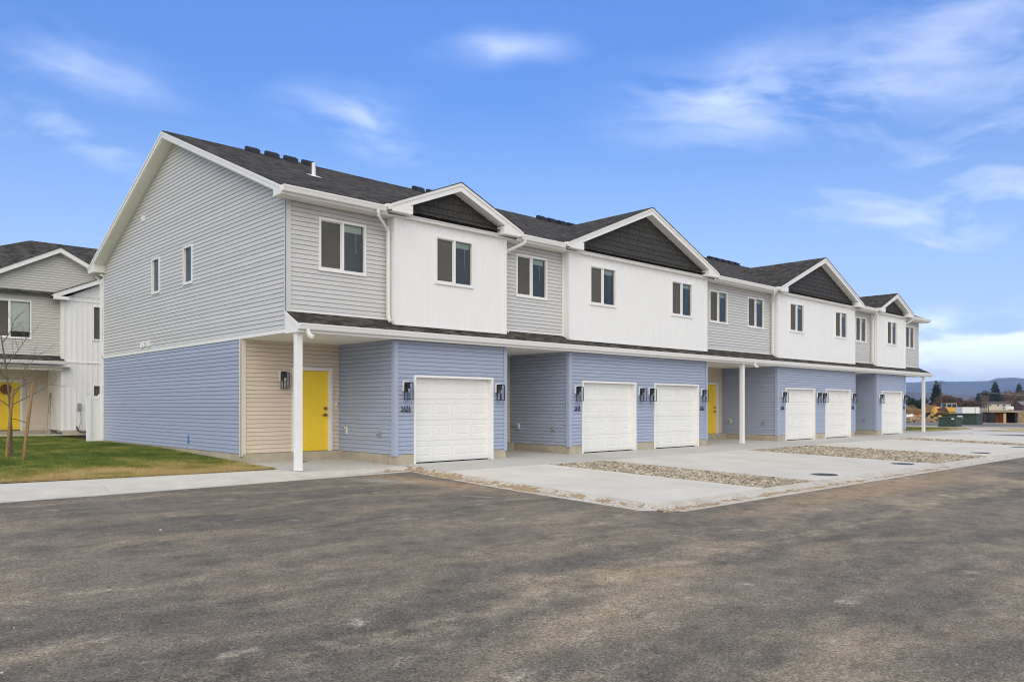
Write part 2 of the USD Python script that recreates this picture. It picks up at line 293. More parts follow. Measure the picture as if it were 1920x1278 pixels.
def asphalt():
    N = {'g': ('geometry', {}),
         # broad tone
         'm0': ('mapping', {'scale': (.16, .45, 1), 'rotation': (0, 0, .05)}), 'n0': ('noise_texture', {'scale': 1.0, 'detail': 5.0, 'roughness': .6, 'distortion': .5}),
         'r0': ('rgb_ramp', {'ramp': [(.32, (.136, .120, .099)), (.52, (.174, .151, .120)), (.72, (.214, .183, .140))]}),
         # wind and wheel drawn dust along the road
         'm1': ('mapping', {'scale': (.40, .80, 1), 'rotation': (0, 0, -.06)}), 'n1': ('noise_texture', {'scale': 1.0, 'detail': 7.0, 'roughness': .62, 'distortion': .35}),
         'r1': ('map_range', {'from_min': .50, 'from_max': .74, 'to_min': 0, 'to_max': .62, 'clamp': True}),
         'x1': ('mix', {'color2': (.35, .275, .19)}),
         # scattered spills
         'm2': ('mapping', {'scale': (1.7, 2.3, 1)}), 'n2': ('noise_texture', {'scale': 1.0, 'detail': 6.0, 'roughness': .68}),
         'r2': ('map_range', {'from_min': .615, 'from_max': .72, 'to_min': 0, 'to_max': .75, 'clamp': True}),
         'x2': ('mix', {'color2': (.42, .36, .28)}),
         # dark damp looking bitumen
         'm5': ('mapping', {'scale': (.6, 1.1, 1), 'location': (7, 3, 0)}), 'n5': ('noise_texture', {'scale': 1.0, 'detail': 7.0, 'roughness': .66}), 'r5': ('map_range', {'from_min': .48, 'from_max': .64, 'to_min': 0, 'to_max': .45, 'clamp': True}), 'x5': ('mix', {'color2': (.078, .075, .073)}),
         # aggregate
         'n3': ('noise_texture', {'scale': 48.0, 'detail': 4.0, 'roughness': .85}), 'r3': ('map_range', {'from_min': .33, 'from_max': .67, 'to_min': .50, 'to_max': 1.50}),
         'v': ('voronoi_texture', {'scale': 70.0}), 'vc': ('rgb_to_bw', {}), 'vr': ('map_range', {'from_min': .1, 'from_max': .9, 'to_min': .45, 'to_max': 1.75, 'clamp': True}), 'vn': ('noise_texture', {'scale': 9.0, 'detail': 3}), 'vt': ('map_range', {'from_min': .3, 'from_max': .7, 'to_min': .25, 'to_max': .9, 'clamp': True}), 'vm': ('mix_float', {'a': 1.0}),
         'mu': ('math', {'math_type': 'multiply'}), 'hv': ('hsv', {}),
         # wheel tracks worn along the road (y about -10.3 and -12) and the pale washed patch at the drive corner
         's': ('separate_xyz', {}), 'tn': ('noise_texture', {'scale': .22, 'detail': 3}), 'ty': ('math', {'math_type': 'multiply_add', 'value2': 4.0}), 'tw': ('math', {'math_type': 'pingpong', 'value2': .95}), 'tr': ('map_range', {'from_min': .0, 'from_max': .35, 'to_min': .62, 'to_max': 0, 'clamp': True}), 'tm': ('math', {'math_type': 'multiply'}), 'x4': ('mix', {'color2': (.36, .285, .195)}),
         'mp': ('mapping', {'mapping_type': 'texture', 'location': (1.0, -2.2, -.13), 'rotation': (0, 0, -1.05), 'scale': (2.2, .8, 1)}), 'gp': ('gradient_texture', {'gradient_type': 'quadratic_sphere'}), 'pm': ('math', {'math_type': 'multiply'}), 'pr': ('map_range', {'from_min': .08, 'from_max': .40, 'to_max': .6, 'clamp': True}), 'x6': ('mix', {'color2': (.36, .35, .33)}),
         'mp2': ('mapping', {'mapping_type': 'texture', 'location': (1.5, -3.0, -.15), 'rotation': (0, 0, -1.50), 'scale': (4.0, .9, 1)}), 'gp2': ('gradient_texture', {'gradient_type': 'quadratic_sphere'}), 'pm2': ('math', {'math_type': 'multiply'}), 'pr2': ('map_range', {'from_min': .06, 'from_max': .32, 'to_max': .75, 'clamp': True}), 'x7': ('mix', {'color2': (.36, .25, .15)}),
         'mp3': ('mapping', {'mapping_type': 'texture', 'location': (9.0, -9.0, -.25), 'scale': (13.0, 1.5, 1)}), 'gp3': ('gradient_texture', {'gradient_type': 'quadratic_sphere'}), 'pm3': ('math', {'math_type': 'multiply'}), 'pr3': ('map_range', {'from_min': .06, 'from_max': .34, 'to_max': .75, 'clamp': True}), 'x8': ('mix', {'color2': (.36, .26, .165)}),
         'm9': ('mapping', {'scale': (3.2, 4.2, 1), 'rotation': (0, 0, .03)}), 'n9': ('noise_texture', {'scale': 1.0, 'detail': 8.0, 'roughness': .72}), 'r9': ('map_range', {'from_min': .34, 'from_max': .68, 'to_min': .74, 'to_max': 1.28}), 'mu9': ('math', {'math_type': 'multiply'}),
         'bh': ('math', {'math_type': 'add'}),
         'k1': ('math', {'math_type': 'add', 'value2': 10.35}), 'k2': ('math', {'math_type': 'multiply_add', 'value2': .5}), 'k3': ('math', {'math_type': 'absolute'}), 'k4': ('map_range', {'range_type': 'smoothstep', 'from_min': .05, 'from_max': .30, 'to_min': 1.0, 'to_max': 0, 'clamp': True}),
         'q1': ('vector_math', {'math_type': 'distance', 'vector2': (30, -60, 0)}), 'q2': ('math', {'math_type': 'multiply_add', 'value2': 1.0}), 'q3': ('math', {'math_type': 'pingpong', 'value2': .95}), 'q4': ('map_range', {'range_type': 'smoothstep', 'from_min': .02, 'from_max': .28, 'to_min': .9, 'to_max': 0, 'clamp': True}),
         'q5': ('map_range', {'from_min': 46.0, 'from_max': 48.0, 'clamp': True}), 'q6': ('map_range', {'from_min': 51.5, 'from_max': 50.0, 'clamp': True}), 'q7': ('math', {'math_type': 'multiply'}), 'q8': ('math', {'math_type': 'multiply'}),
         'kq': ('math', {'math_type': 'maximum'}), 'kn': ('map_range', {'from_min': .40, 'from_max': .60, 'to_max': .46, 'clamp': True}), 'km': ('math', {'math_type': 'multiply'}), 'xk': ('mix', {'color2': (.37, .30, .205)}), 'dy': ('map_range', {'from_min': -2.5, 'from_max': -9.5, 'to_min': .40, 'to_max': 1.45, 'clamp': True}), 'dm': ('math', {'math_type': 'multiply'}), 'b': ('bump', {'strength': .7, 'distance': .008}), 'p': ('principled_bsdf', {'roughness': .9, 'specular_ior_level': .25})}
    L = []
    for k in '01259': L += [('g.position', f'm{k}.vector'), (f'm{k}.vector', f'n{k}.vector')]
    for k in '3': L += [('g.position', f'n{k}.vector')]
    L += [('n0.fac', 'r0.fac'), ('r0.color', 'x5.color1'), ('n5.fac', 'r5.value'), ('r5.result', 'x5.fac'), ('x5.color', 'x1.color1'), ('n1.fac', 'r1.value'), ('s.y', 'dy.value'), ('r1.result', 'dm.value1'), ('dy.result', 'dm.value2'), ('dm.value', 'x1.fac'),
          ('g.position', 's.vector'), ('g.position', 'tn.vector'), ('tn.fac', 'ty.value1'), ('s.y', 'ty.value3'), ('ty.value', 'tw.value1'), ('tw.value', 'tr.value'), ('tr.result', 'tm.value1'), ('n1.fac', 'tm.value2'), ('tm.value', 'x4.fac'), ('x1.color', 'x4.color1'),
          ('x4.color', 'x2.color1'), ('n2.fac', 'r2.value'), ('r2.result', 'x2.fac')]
    L += [('s.y', 'k1.value1'), ('tn.fac', 'k2.value1'), ('k1.value', 'k2.value3'), ('k2.value', 'k3.value1'), ('k3.value', 'k4.value'), ('g.position', 'q1.vector1'), ('tn.fac', 'q2.value1'), ('q1.value', 'q2.value3'), ('q2.value', 'q3.value1'), ('q3.value', 'q4.value'), ('q1.value', 'q5.value'), ('q1.value', 'q6.value'), ('q5.result', 'q7.value1'), ('q6.result', 'q7.value2'), ('q4.result', 'q8.value1'), ('q7.value', 'q8.value2'),
          ('k4.result', 'kq.value1'), ('q8.value', 'kq.value2'), ('n9.fac', 'kn.value'), ('kq.value', 'km.value1'), ('kn.result', 'km.value2'), ('x2.color', 'xk.color1'), ('km.value', 'xk.fac')]
    last = 'xk.color'
    for a, b, c, d, e in (('mp', 'gp', 'pm', 'pr', 'x6'), ('mp2', 'gp2', 'pm2', 'pr2', 'x7'), ('mp3', 'gp3', 'pm3', 'pr3', 'x8')):
        L += [('g.position', a + '.vector'), (a + '.vector', b + '.vector'), (b + '.fac', c + '.value1'), ('n2.fac', c + '.value2'), (c + '.value', d + '.value'), (d + '.result', e + '.fac'), (last, e + '.color1')]; last = e + '.color'
    L += [('n3.fac', 'r3.value'), ('g.position', 'v.vector'), ('v.color', 'vc.color'), ('vc.val', 'vr.value'), ('g.position', 'vn.vector'), ('vn.fac', 'vt.value'), ('vt.result', 'vm.fac'), ('vr.result', 'vm.b'), ('r3.result', 'mu.value1'), ('vm.result', 'mu.value2'), ('n9.fac', 'r9.value'), ('mu.value', 'mu9.value1'), ('r9.result', 'mu9.value2'), ('mu9.value', 'hv.value'), (last, 'hv.color'), ('hv.color', 'p.base_color'),
          ('n3.fac', 'b.height'), ('b.normal', 'p.normal')]
    N = {k: v for k, v in N.items() if k != 'bh'}
    MAT['asphalt'] = usdkit.material(stage, '/World/Looks/asphalt', N, L, surface='p.BSDF')


asphalt()


def grass_mat(name, island):
    N = {'g': ('geometry', {}), 's': ('separate_xyz', {}), 'n': ('noise_texture', {'scale': .8, 'detail': 7.0, 'roughness': .72}),
         'y': ('map_range', {'from_min': .6, 'from_max': 4.2, 'to_min': .20, 'to_max': -.07, 'clamp': True}), 'a': ('math', {'math_type': 'add'}),
         'r': ('rgb_ramp', {'ramp': [(.34, (.070, .112, .020)), (.46, (.135, .175, .032)), (.54, (.28, .25, .068)), (.64, (.46, .355, .165))]}),
         'at': ('attribute', {'attribute': 'tone'}), 'rr': ('map_range', {'to_min': .6, 'to_max': 1.4}), 'hv': ('hsv', {}), 'p': ('principled_bsdf', {'roughness': .7, 'specular_ior_level': .2})}
    L = [('g.position', 's.vector'), ('g.position', 'n.vector'), ('s.y', 'y.value'), ('n.fac', 'a.value1'), ('y.result', 'a.value2'), ('a.value', 'r.fac'), ('r.color', 'hv.color'), ('at.fac' if island else 'n.fac', 'rr.value'), ('rr.result', 'hv.value'), ('hv.color', 'p.base_color')]
    MAT[name] = usdkit.material(stage, f'/World/Looks/{name}', N, L, surface='p.BSDF')


grass_mat('lawn_soil', False); grass_mat('grass', True)

# ------------------------------------------------------------------ ground levels
def slab_z(y): return 0.0 if y > -1 else .025 * (y + 1)
def road_z(y): return -.10 + .02 * min(0.0, y + 1)
def lawn_z(x, y): return .01 + .20 * float(np.clip((y - .8) / 7, 0, 1))
def far_z(x, y):
    d = np.hypot(x - CAM[0], y - CAM[1]); t = np.clip((d - 75) / 55, 0, 1); return -.16 - .60 * t * t * (3 - 2 * t)


# terrain: one sheet to the horizon
ths = np.linspace(0, 2 * np.pi, 97)[:-1]; rad = np.array([0, 20, 45, 60, 75, 85, 95, 105, 115, 130, 160, 220, 320, 500, 900, 1800, 3600, 7000, 12000])
v, f = [], []
for r in rad:
    for t in ths:
        x, y = CAM[0] + r * math.cos(t), CAM[1] + r * math.sin(t)
        z = far_z(x, y) - (.9 if r < 40 else .06)
        v.append((x, y, z))
n = len(ths)
for i in range(len(rad) - 1):
    for j in range(n):
        a, b, c, d = i * n + j, i * n + (j + 1) % n, (i + 1) * n + (j + 1) % n, (i + 1) * n + j
        f += [(a, b, c), (a, c, d)]
obj('terrain', (np.array(v), f), 'field', kind='structure')

m = MB()
for x0, x1, y0, y1 in ((-70, 2.7, -60, -.80), (2.7, 43, -60, -8.32)):
    ys = [y0, -30, -20, -8.4] + ([-1.0, y1] if y1 > -2 else [y1])
    for a, b in zip(ys[:-1], ys[1:]): m.quad((x0, a, road_z(a)), (x1, a, road_z(a)), (x1, b, road_z(b)), (x0, b, road_z(b)))
obj('road', m, 'asphalt', kind='structure')

# ---- driveway of poured slabs, gravel beds left open
drive = thing('driveway', None, None, (0, 0, 0), kind='structure')


SKY_ = [-7.86, -4.6, -2.0, -.6]; SKX = [2.20, 2.32, 2.52, 2.75]; SKW = [.47, .38, .28, .20]
def side_x(y): return float(np.interp(y, SKY_, SKX))
def side_w(y): return float(np.interp(y, SKY_, SKW))


def slab(x0, x1, y0, y1, material, name='concrete_slab', parent=drive, zf=slab_z, th=.12, g=.006, dz=0.0, left=None):
    x0, x1, y0, y1 = x0 + g, x1 - g, y0 + g, y1 - g; c = .008
    xa, xb = (left(y0) + g, left(y1) + g) if left else (x0, x0)
    t = [(xa + c, y0 + c), (x1 - c, y0 + c), (x1 - c, y1 - c), (xb + c, y1 - c)]; o = [(xa, y0), (x1, y0), (x1, y1), (xb, y1)]
    v = [(x, y, zf(y) + dz) for x, y in t] + [(x, y, zf(y) + dz - c) for x, y in o] + [(x, y, zf(y) - th) for x, y in o]
    f = [(0, 1, 2), (0, 2, 3)]
    for k in (0, 4):
        for i in range(4):
            j = (i + 1) % 4; f += [(k + i, k + 4 + i, k + 4 + j), (k + i, k + 4 + j, k + j)]
    return obj(name, (np.array(v), f), material, parent)


beds = [(5.70, 7.90, -7.86, -2.05), (14.95, 19.85, -7.86, -2.08), (27.45, 29.6, -7.86, -2.08)]
xs = [2.27, 5.70, 7.90, 11.42, 14.95, 19.85, 23.65, 27.45, 29.6, 33.2, 36.9]
for a, b in zip(xs[:-1], xs[1:]):
    if any(abs(a - q[0]) < .01 for q in beds): continue
    slab(a, b, -5.0, -2.06, 'slab_light', left=side_x if a < 3 else None); slab(a, b, -7.86, -5.0, 'slab_light', left=side_x if a < 3 else None)
ax = [-.02, 2.62, 6.22, 8.74, 12.34, 15.94, 18.48, 21.02, 24.6, 28.22, 30.72, 34.32, 38.2]
for a, b in zip(ax[:-1], ax[1:]):
    for y0, y1 in ((-2.05, -1.0), (-1.0, 0.02)):
        
        if y0 < -1.5 and b < 2.7: continue
        slab(a, b, max(y0, -.42) if b < 2.7 else y0, y1, 'slab_grey', left=side_x if 2.5 < a < 3 else None)
for a, b in ((-.02, 2.62), (6.22, 8.74), (15.94, 18.48), (18.48, 21.02), (28.22, 30.72), (34.32, 38.2)):
    slab(a, b, .02, 2.56, 'slab_grey', zf=lambda y: .05 * max(0, y) / 2.5)
m = MB()
m.quad((2.36, -7.8, -.245), (37, -7.8, -.245), (37, -1, -.09), (2.86, -1, -.09)); m.quad((-.02, -.75, -.085), (38.2, -.75, -.085), (38.2, 2.56, -.05), (-.02, 2.56, -.05))
obj('joint_bed', m, 'joint', drive)

# ---- rolled kerbs
kerb = thing('kerb', None, None, (0, 0, 0), kind='structure')


def kerb_piece(path_fn, t0, t1, prof):
    """prof: (offset outwards, z) ; path_fn(t, off) -> x, y"""
    ts = np.linspace(t0 + .004, t1 - .004, max(2, int(abs(t1 - t0) / 1.0) + 1)); v, f = [], []
    P = len(prof(ts[0]))
    for t in ts:
        for o, z in prof(t): v.append((*path_fn(t, o), z))
    for i in range(len(ts) - 1):
        for j in range(P - 1):
            a, b, c, d = i * P + j, i * P + j + 1, (i + 1) * P + j + 1, (i + 1) * P + j; f += [(a, b, c), (a, c, d)]
    for i in (0, len(ts) - 1):
        f += [(i * P, i * P + j, i * P + j + 1) for j in range(1, P - 1)]
    obj('kerb_segment', (np.array(v), f), 'curb', kerb, smooth=40)


def roll(zt, zb, w):
    return [(0, zt - .2), (0, zt), (.05 * w, zt), (.16 * w, zt - .10 * (zt - zb)), (.36 * w, zt - .50 * (zt - zb)), (.56 * w, zt - .86 * (zt - zb)), (.70 * w, zb + .012), (w, zb + .006), (w, zb - .2)]


jx = [-60, -45, -30, -20, -13, -9.5, -6.7, -3.9, -.55, 2.62]
back_y = lambda x: .70 + .55 * np.clip((-x - 1.5) / 4.5, 0, 1)
top_y = lambda x: -.42
base_y = lambda x: -.86 - .30 * np.clip((2.6 - x) / 6.6, 0, 1)
for a, b in zip(jx[:-1], jx[1:]):
    kerb_piece(lambda t, o: (t, top_y(t) - o), a, b, lambda t: roll(0.0, -.098, top_y(t) - base_y(t)))
for a, b in zip([-7.86, -4.6], [-4.6, -.62]):
    kerb_piece(lambda t, o: (side_x(t) - o, t), a, b, lambda t: roll(slab_z(t), road_z(t), side_w(t)))
# rounded outer corner
kerb_piece(lambda t, o: (2.20 - o * math.cos(t), -7.86 - o * math.sin(t)), 0, math.pi / 2 - .0, lambda t: roll(-.172, -.243, .50))
fx = [2.20, 5.7, 7.9, 11.4, 14.95, 17.4, 19.85, 23.6, 27.45, 31, 34.5, 38, 42]
for a, b in zip(fx[:-1], fx[1:]):
    kerb_piece(lambda t, o: (t, -7.86 - o), a, b, lambda t: roll(-.172, -.247, .55))

walk = thing('sidewalk', None, None, (0, 0, 0), kind='structure')
for a, b in zip(jx[:-1], jx[1:]):
    g = .005; aa, bb = a + g, min(b, 2.26) - g
    ybk = (lambda x: back_y(x) if x < -.05 else -.42 + 1.12) 
    x2 = min(bb, -.03)
    if aa < x2:
        P = [(aa, -.42), (x2, -.42), (x2, back_y(x2)), (aa, back_y(aa))]
        v = [(x, y, .0) for x, y in P] + [(x, y, -.12) for x, y in P]
        obj('sidewalk_slab', (np.array(v), [(0, 1, 2), (0, 2, 3)] + [q for i in range(4) for q in ((i, i + 4, (i + 1) % 4 + 4), (i, (i + 1) % 4 + 4, (i + 1) % 4))]), 'slab_light', walk)

# ---- lawn on the left
gx, gy = np.meshgrid(np.linspace(-45, 0.0, 60), np.concatenate([np.linspace(0, 1, 5)]), indexing='ij')
v, f = [], []
LX = np.concatenate([np.linspace(-45, -12, 8), np.linspace(-11, -.03, 24)]); LY = np.concatenate([[0], np.linspace(.12, .6, 6), [1.0]])
for x in LX:
    y0, y1 = back_y(x) + .0, 20.6
    for s in np.linspace(0, 1, 22):
        y = y0 + (y1 - y0) * s ** 1.5; v.append((x, y, lawn_z(x, y)))
for i in range(len(LX) - 1):
    for j in range(21):
        a, b, c, d = i * 22 + j, i * 22 + j + 1, (i + 1) * 22 + j + 1, (i + 1) * 22 + j; f += [(a, d, c), (a, c, b)]
obj('lawn_ground', (np.array(v), f), 'lawn_soil', kind='structure')


def blades(n, sample, zf, h0, h1, w, seed):
    r = np.random.default_rng(seed); x, y = sample(r, n); z = zf(x, y); a = r.uniform(0, 2 * np.pi, n); h = r.uniform(h0, h1, n); lean = r.normal(0, .55, (n, 2)) * h[:, None]
    ww = w * r.uniform(.7, 1.3, n)
    p0 = np.c_[x - np.cos(a) * ww, y - np.sin(a) * ww, z - .005]; p1 = np.c_[x + np.cos(a) * ww, y + np.sin(a) * ww, z - .005]; p2 = np.c_[x + lean[:, 0], y + lean[:, 1], z + h]
    return np.stack([p0, p1, p2], 1).reshape(-1, 3), np.arange(3 * n).reshape(-1, 3)


def lawn_sample(r, n):
    x = -.04 - 13.5 * r.random(n) ** 1.0; y = .72 + 19.5 * r.random(n) ** 1.7
    y = np.maximum(y, .70 + .55 * np.clip((-x - 1.5) / 4.5, 0, 1) - .05 * r.random(n)); return x, y


lz = lambda x, y: .01 + .20 * np.clip((y - .8) / 7, 0, 1)
obj('grass', blades(330000, lawn_sample, lz, .022, .055, .0045, 3), 'grass', pieces=3, label='mown lawn green by the house and yellowed along the sidewalk', cat='grass', kind='stuff')

# ---- gravel
def stones(n, sample, size, seed, flat=.65):
    r = np.random.default_rng(seed); ico = trimesh.creation.icosahedron(); V, F = np.array(ico.vertices), np.array(ico.faces)
    P = sample(r, n); s = size * r.lognormal(0, .32, (n, 1)) * np.c_[r.uniform(.7, 1.35, n), r.uniform(.7, 1.2, n), r.uniform(.45, .9, n) * flat / .65]
    q = r.normal(size=(n, 4)); q /= np.linalg.norm(q, axis=1, keepdims=True); w, x, y, z = q.T
    R = np.stack([1 - 2 * (y * y + z * z), 2 * (x * y - z * w), 2 * (x * z + y * w), 2 * (x * y + z * w), 1 - 2 * (x * x + z * z), 2 * (y * z - x * w), 2 * (x * z - y * w), 2 * (y * z + x * w), 1 - 2 * (x * x + y * y)], 1).reshape(n, 3, 3)
    jit = V[None] * (1 + r.uniform(-.22, .22, (n, 12, 1)))
    v = np.einsum('nij,nkj->nki', R, jit * s[:, None]) + P[:, None]
    return v.reshape(-1, 3), (F[None] + 12 * np.arange(n)[:, None, None]).reshape(-1, 3)


bed_labels = ['nearest gravel bed of tan stones between the first two driveways', 'wide middle gravel bed between the double garages', 'farthest thin gravel bed beside the last garage']
for i, (x0, x1, y0, y1) in enumerate(beds):
    m = MB().quad((x0, y0, slab_z(y0) - .05), (x1, y0, slab_z(y0) - .05), (x1, y1, slab_z(y1) - .05), (x0, y1, slab_z(y1) - .05))
    obj('gravel_bed_soil', m, 'gravel_base', kind='structure')
    n = (15500, 27000, 9000)[i]
    def smp(r, n, x0=x0, x1=x1, y0=y0, y1=y1):
        x, y = r.uniform(x0 + .03, x1 - .03, n), r.uniform(y0 + .03, y1 - .03, n)
        crown = .045 * np.sin(np.pi * (x - x0) / (x1 - x0))
        return np.c_[x, y, .025 * (np.minimum(y, -1) + 1) - .056 + r.uniform(-.012, .012, n) + crown * .15]
    obj('gravel', stones(n, smp, (.027, .030, .037)[i], 11 + i), 'gravel', pieces=12, label=bed_labels[i], cat='gravel', kind='stuff')

# pebbles strewn on the road and drive
def peb(r, n):
    d = 3.5 * (40 / 3.5) ** r.random(n); t = YAW + r.uniform(-.62, .62, n); x, y = CAM[0] + d * np.cos(t), CAM[1] + d * np.sin(t)
    ok = ((x < 1.75) & (y < -1.2)) | (y < -8.45); x, y = x[ok], y[ok]; x, y = np.resize(x, n), np.resize(y, n)
    return np.c_[x, y, -.10 + .02 * np.minimum(0, y + 1) + .003]
obj('pebbles', stones(1100, peb, .0052, 21), 'pebble', pieces=12, label='small loose pebbles strewn over the asphalt', cat='pebbles', kind='stuff')

# dirt crusts lying along the kerbs
def crust(n, centre, width, length_fn, seed, hmax, name, label, mt='dirt'):
    r = np.random.default_rng(seed); S, W = n
    s = np.linspace(0, 1, S); w = np.linspace(-1, 1, W); v = np.zeros((S, W, 3))
    for i, a in enumerate(s):
        c, d, zf = centre(a)
        for j, b in enumerate(w):
            p = c + d * b * width; v[i, j, :2] = p
    P = v.copy(); P[..., 2] = 0
    nn = meshkit.fbm(P.reshape(-1, 3) * 4.2, 6, seed).reshape(S, W); n2 = meshkit.fbm(P.reshape(-1, 3) * np.array([19., 19, 1]), 3, seed + 5).reshape(S, W)
    keep = np.ones((S - 1, W - 1), bool)
    for i, a in enumerate(s):
        c, d, zf = centre(a)
        for j, b in enumerate(w):
            hgt = hmax * ((nn[i, j] - .44) * 3.2 - .9 * abs(b) ** 1.5 + .25 + 1.9 * (n2[i, j] - .5)); hgt += hmax * length_fn(a)
            v[i, j, 2] = zf(*v[i, j, :2], b) + min(hgt, hmax)
            if hgt < 0: v[i, j, 2] = zf(*v[i, j, :2], b) - .02
    up = v[..., 2]
    idx = np.arange(S * W).reshape(S, W); f = []
    for i in range(S - 1):
        for j in range(W - 1):
            a, b, c, d = idx[i, j], idx[i, j + 1], idx[i + 1, j + 1], idx[i + 1, j]; f += [(a, b, c), (a, c, d)]
    obj(name, (v.reshape(-1, 3), f), mt, smooth=True, label=label, cat='dirt', kind='stuff')


def kerb_surf_side(x, y, b):
    pr = roll(slab_z(y), road_z(y), side_w(y))[1:8]; return float(np.interp(side_x(y) - x, [o for o, _ in pr], [z for _, z in pr])) if x > side_x(y) - side_w(y) else road_z(y)
def kerb_surf_front(x, y, b):
    pr = roll(-.172, -.247, .55)[1:8]; return float(np.interp(-7.86 - y, [o for o, _ in pr], [z for _, z in pr])) if y > -8.41 else road_z(y)
crust((420, 26), lambda a: (np.array([side_x(-.75 - 7.0 * a) - .55 * side_w(-.75 - 7.0 * a), -.75 - 7.0 * a]), np.array([1., 0]), kerb_surf_side), .15, lambda a: -.02 - .3 * a + .25 * math.sin(14 * a), 31, .018, 'dirt', 'brown dirt crust lying on the driveway kerb beside the first garage')
crust((800, 24), lambda a: (np.array([1.9 + 14 * a, -8.22]), np.array([0, 1.]), kerb_surf_front), .13, lambda a: -.22 - .3 * a + .3 * math.sin(30 * a), 32, .016, 'dirt', 'tan dirt washed along the kerb in front of the gravel beds')
crust((90, 40), lambda a: (np.array([1.9 + 1.0 * a, -.66]), np.array([0, 1.]), lambda x, y, b: float(np.interp(-.42 - y, [o for o, _ in roll(0, -.098, .44)[1:8]], [z for _, z in roll(0, -.098, .44)[1:8]]))), .16, lambda a: -.1, 33, .03, 'dirt', 'clump of dirt where the sidewalk meets the driveway kerb')

def clods(r, n):
    k = int(n * .42); y = -.75 - 7.1 * r.random(k) ** 1.1; o = np.abs(r.normal(.50, .20, k)); xs_ = np.interp(y, SKY_, SKX) - o * np.interp(y, SKY_, SKW)
    x2 = 1.9 + 19 * r.random(n - k) ** 1.6; o2 = np.abs(r.normal(.62, .20, n - k)); y2 = -7.86 - o2 * .55
    z1 = [kerb_surf_side(a, b, 0) for a, b in zip(xs_, y)]; z2 = [kerb_surf_front(a, b, 0) for a, b in zip(x2, y2)]
    P = np.c_[np.r_[xs_, x2], np.r_[y, y2], np.r_[z1, z2] + .002]; keep = meshkit.fbm(P * 1.7, 4, 77) + r.normal(0, .06, n) > .47
    return np.resize(P[keep], (n, 3))
obj('dirt_clods', stones(2600, clods, .0065, 51), 'clod', pieces=12, label='crumbs of brown earth scattered along the driveway kerb', cat='dirt', kind='stuff')
# covers set in the drive
cover_labels = ['round iron cleanout cover in the slab beside the first gravel bed', 'round cleanout cover before the far end of the second driveway', 'small round cover in the driveway past the wide gravel bed', 'farthest round cover near the right end of the drive', 'dark drain grate in the porch slab below the first yellow door']
def cover(x, y, r, i, zf):
    m = MB().tm(trimesh.creation.cylinder(r, .02, sections=28)); lid = MB().tm(trimesh.creation.cylinder(r * .86, .006, sections=28)); z = zf
    t = thing('drain_cover', cover_labels[i], 'drain cover', (x, y, z))
    mm = m.arr(); obj('rim', (mm[0] + t.o + (0, 0, -.004), mm[1]), 'iron', t); ll = lid.arr(); obj('lid', (ll[0] + t.o + (0, 0, .005), ll[1]), 'iron', t)
for i, (x, y) in enumerate([(9.27, -7.35), (14.02, -7.3), (21.0, -7.2), (26.1, -7.05)]): cover(x, y, .30, i, slab_z(y))
cover(1.3, 2.0, .13, 4, .04)

# ------------------------------------------------------------------ the long townhouse
TH = thing('townhouse_row', 'long two storey townhouse row with blue ground floor, white bays and yellow doors', 'building', (0, 0, 0))
C = [2.622, 6.223, 8.744, 15.941, 21.02, 28.218, 30.722, 34.324]; XE = 36.938
YG, YB, YK = .287, 2.51, 13.226          # recessed upper wall, porch back wall, rear wall
E = .1016


def plane_y(yf): return lambda u, o, z: (u, yf - o, z)
def plane_x(xf): return lambda u, o, z: (xf - o, u, z)


def siding(parent, M, z0, z1, interval, holes=(), material='grey_vinyl', merge=False, flat=None, name='siding_panel', e=E):
    """interval(z) -> (u0, u1) or None. Courses with a proud butt and a recessed shadow groove; two courses a panel."""
    n = int(math.ceil((z1 - z0) / e - 1e-6)); whole = MB(); cur = {}
    for k in range(n):
        zb, zt = z0 + k * e, min(z0 + (k + 1) * e, z1); g = .008
        cuts = sorted({zb, zt} | {h for q in holes for h in (q[2], q[3]) if zb < h < zt})
        for a, b in zip(cuts[:-1], cuts[1:]):
            if b - a < .003: continue
            ia, ib = interval(a), interval(b)
            if ia is None: continue
            if ib is None: ib = ia
            segs = [(ia[0], ia[1], ib[0], ib[1])]
            for h0, h1, hz0, hz1 in holes:
                if hz0 < (a + b) / 2 < hz1:
                    new = []
                    for p0, p1, q0, q1 in segs:
                        if h1 <= p0 or h0 >= p1: new.append((p0, p1, q0, q1)); continue
                        if h0 > p0: new.append((p0, h0, q0, h0))
                        if h1 < p1: new.append((h1, p1, h1, q1))
                    segs = new
            off = lambda z: .017 - .013 * (z - zb) / e
            for p0, p1, q0, q1 in segs:
                if p1 - p0 < .005: continue
                lo = a + (g if a == zb else 0)
                key = sum(h[0] < (p0 + p1) / 2 for h in holes if zb - 2 * e < h[3] and zt + 2 * e > h[2])
                cm = cur.setdefault(key, MB())
                cm.quad(M(p0, off(lo), lo), M(p1, off(lo), lo), M(q1, off(b), b), M(q0, off(b), b))
                if a == zb: cm.quad(M(p0, -.019, lo), M(p1, -.019, lo), M(p1, off(lo), lo), M(p0, off(lo), lo))
        if (k % 2 == 1 or k == n - 1) and not merge:
            if len(cur) > 1 and sum(len(q.f) for q in cur.values()) < 4 * len(cur) - 1: pass
            for q in cur.values(): obj(name, q, material, parent)
            cur = {}
        elif merge:
            for q in cur.values(): whole.add(*q.arr())
            cur = {}
    if merge and whole.n: obj(name.replace('panel', 'cladding'), whole, material, parent, kind='stuff')


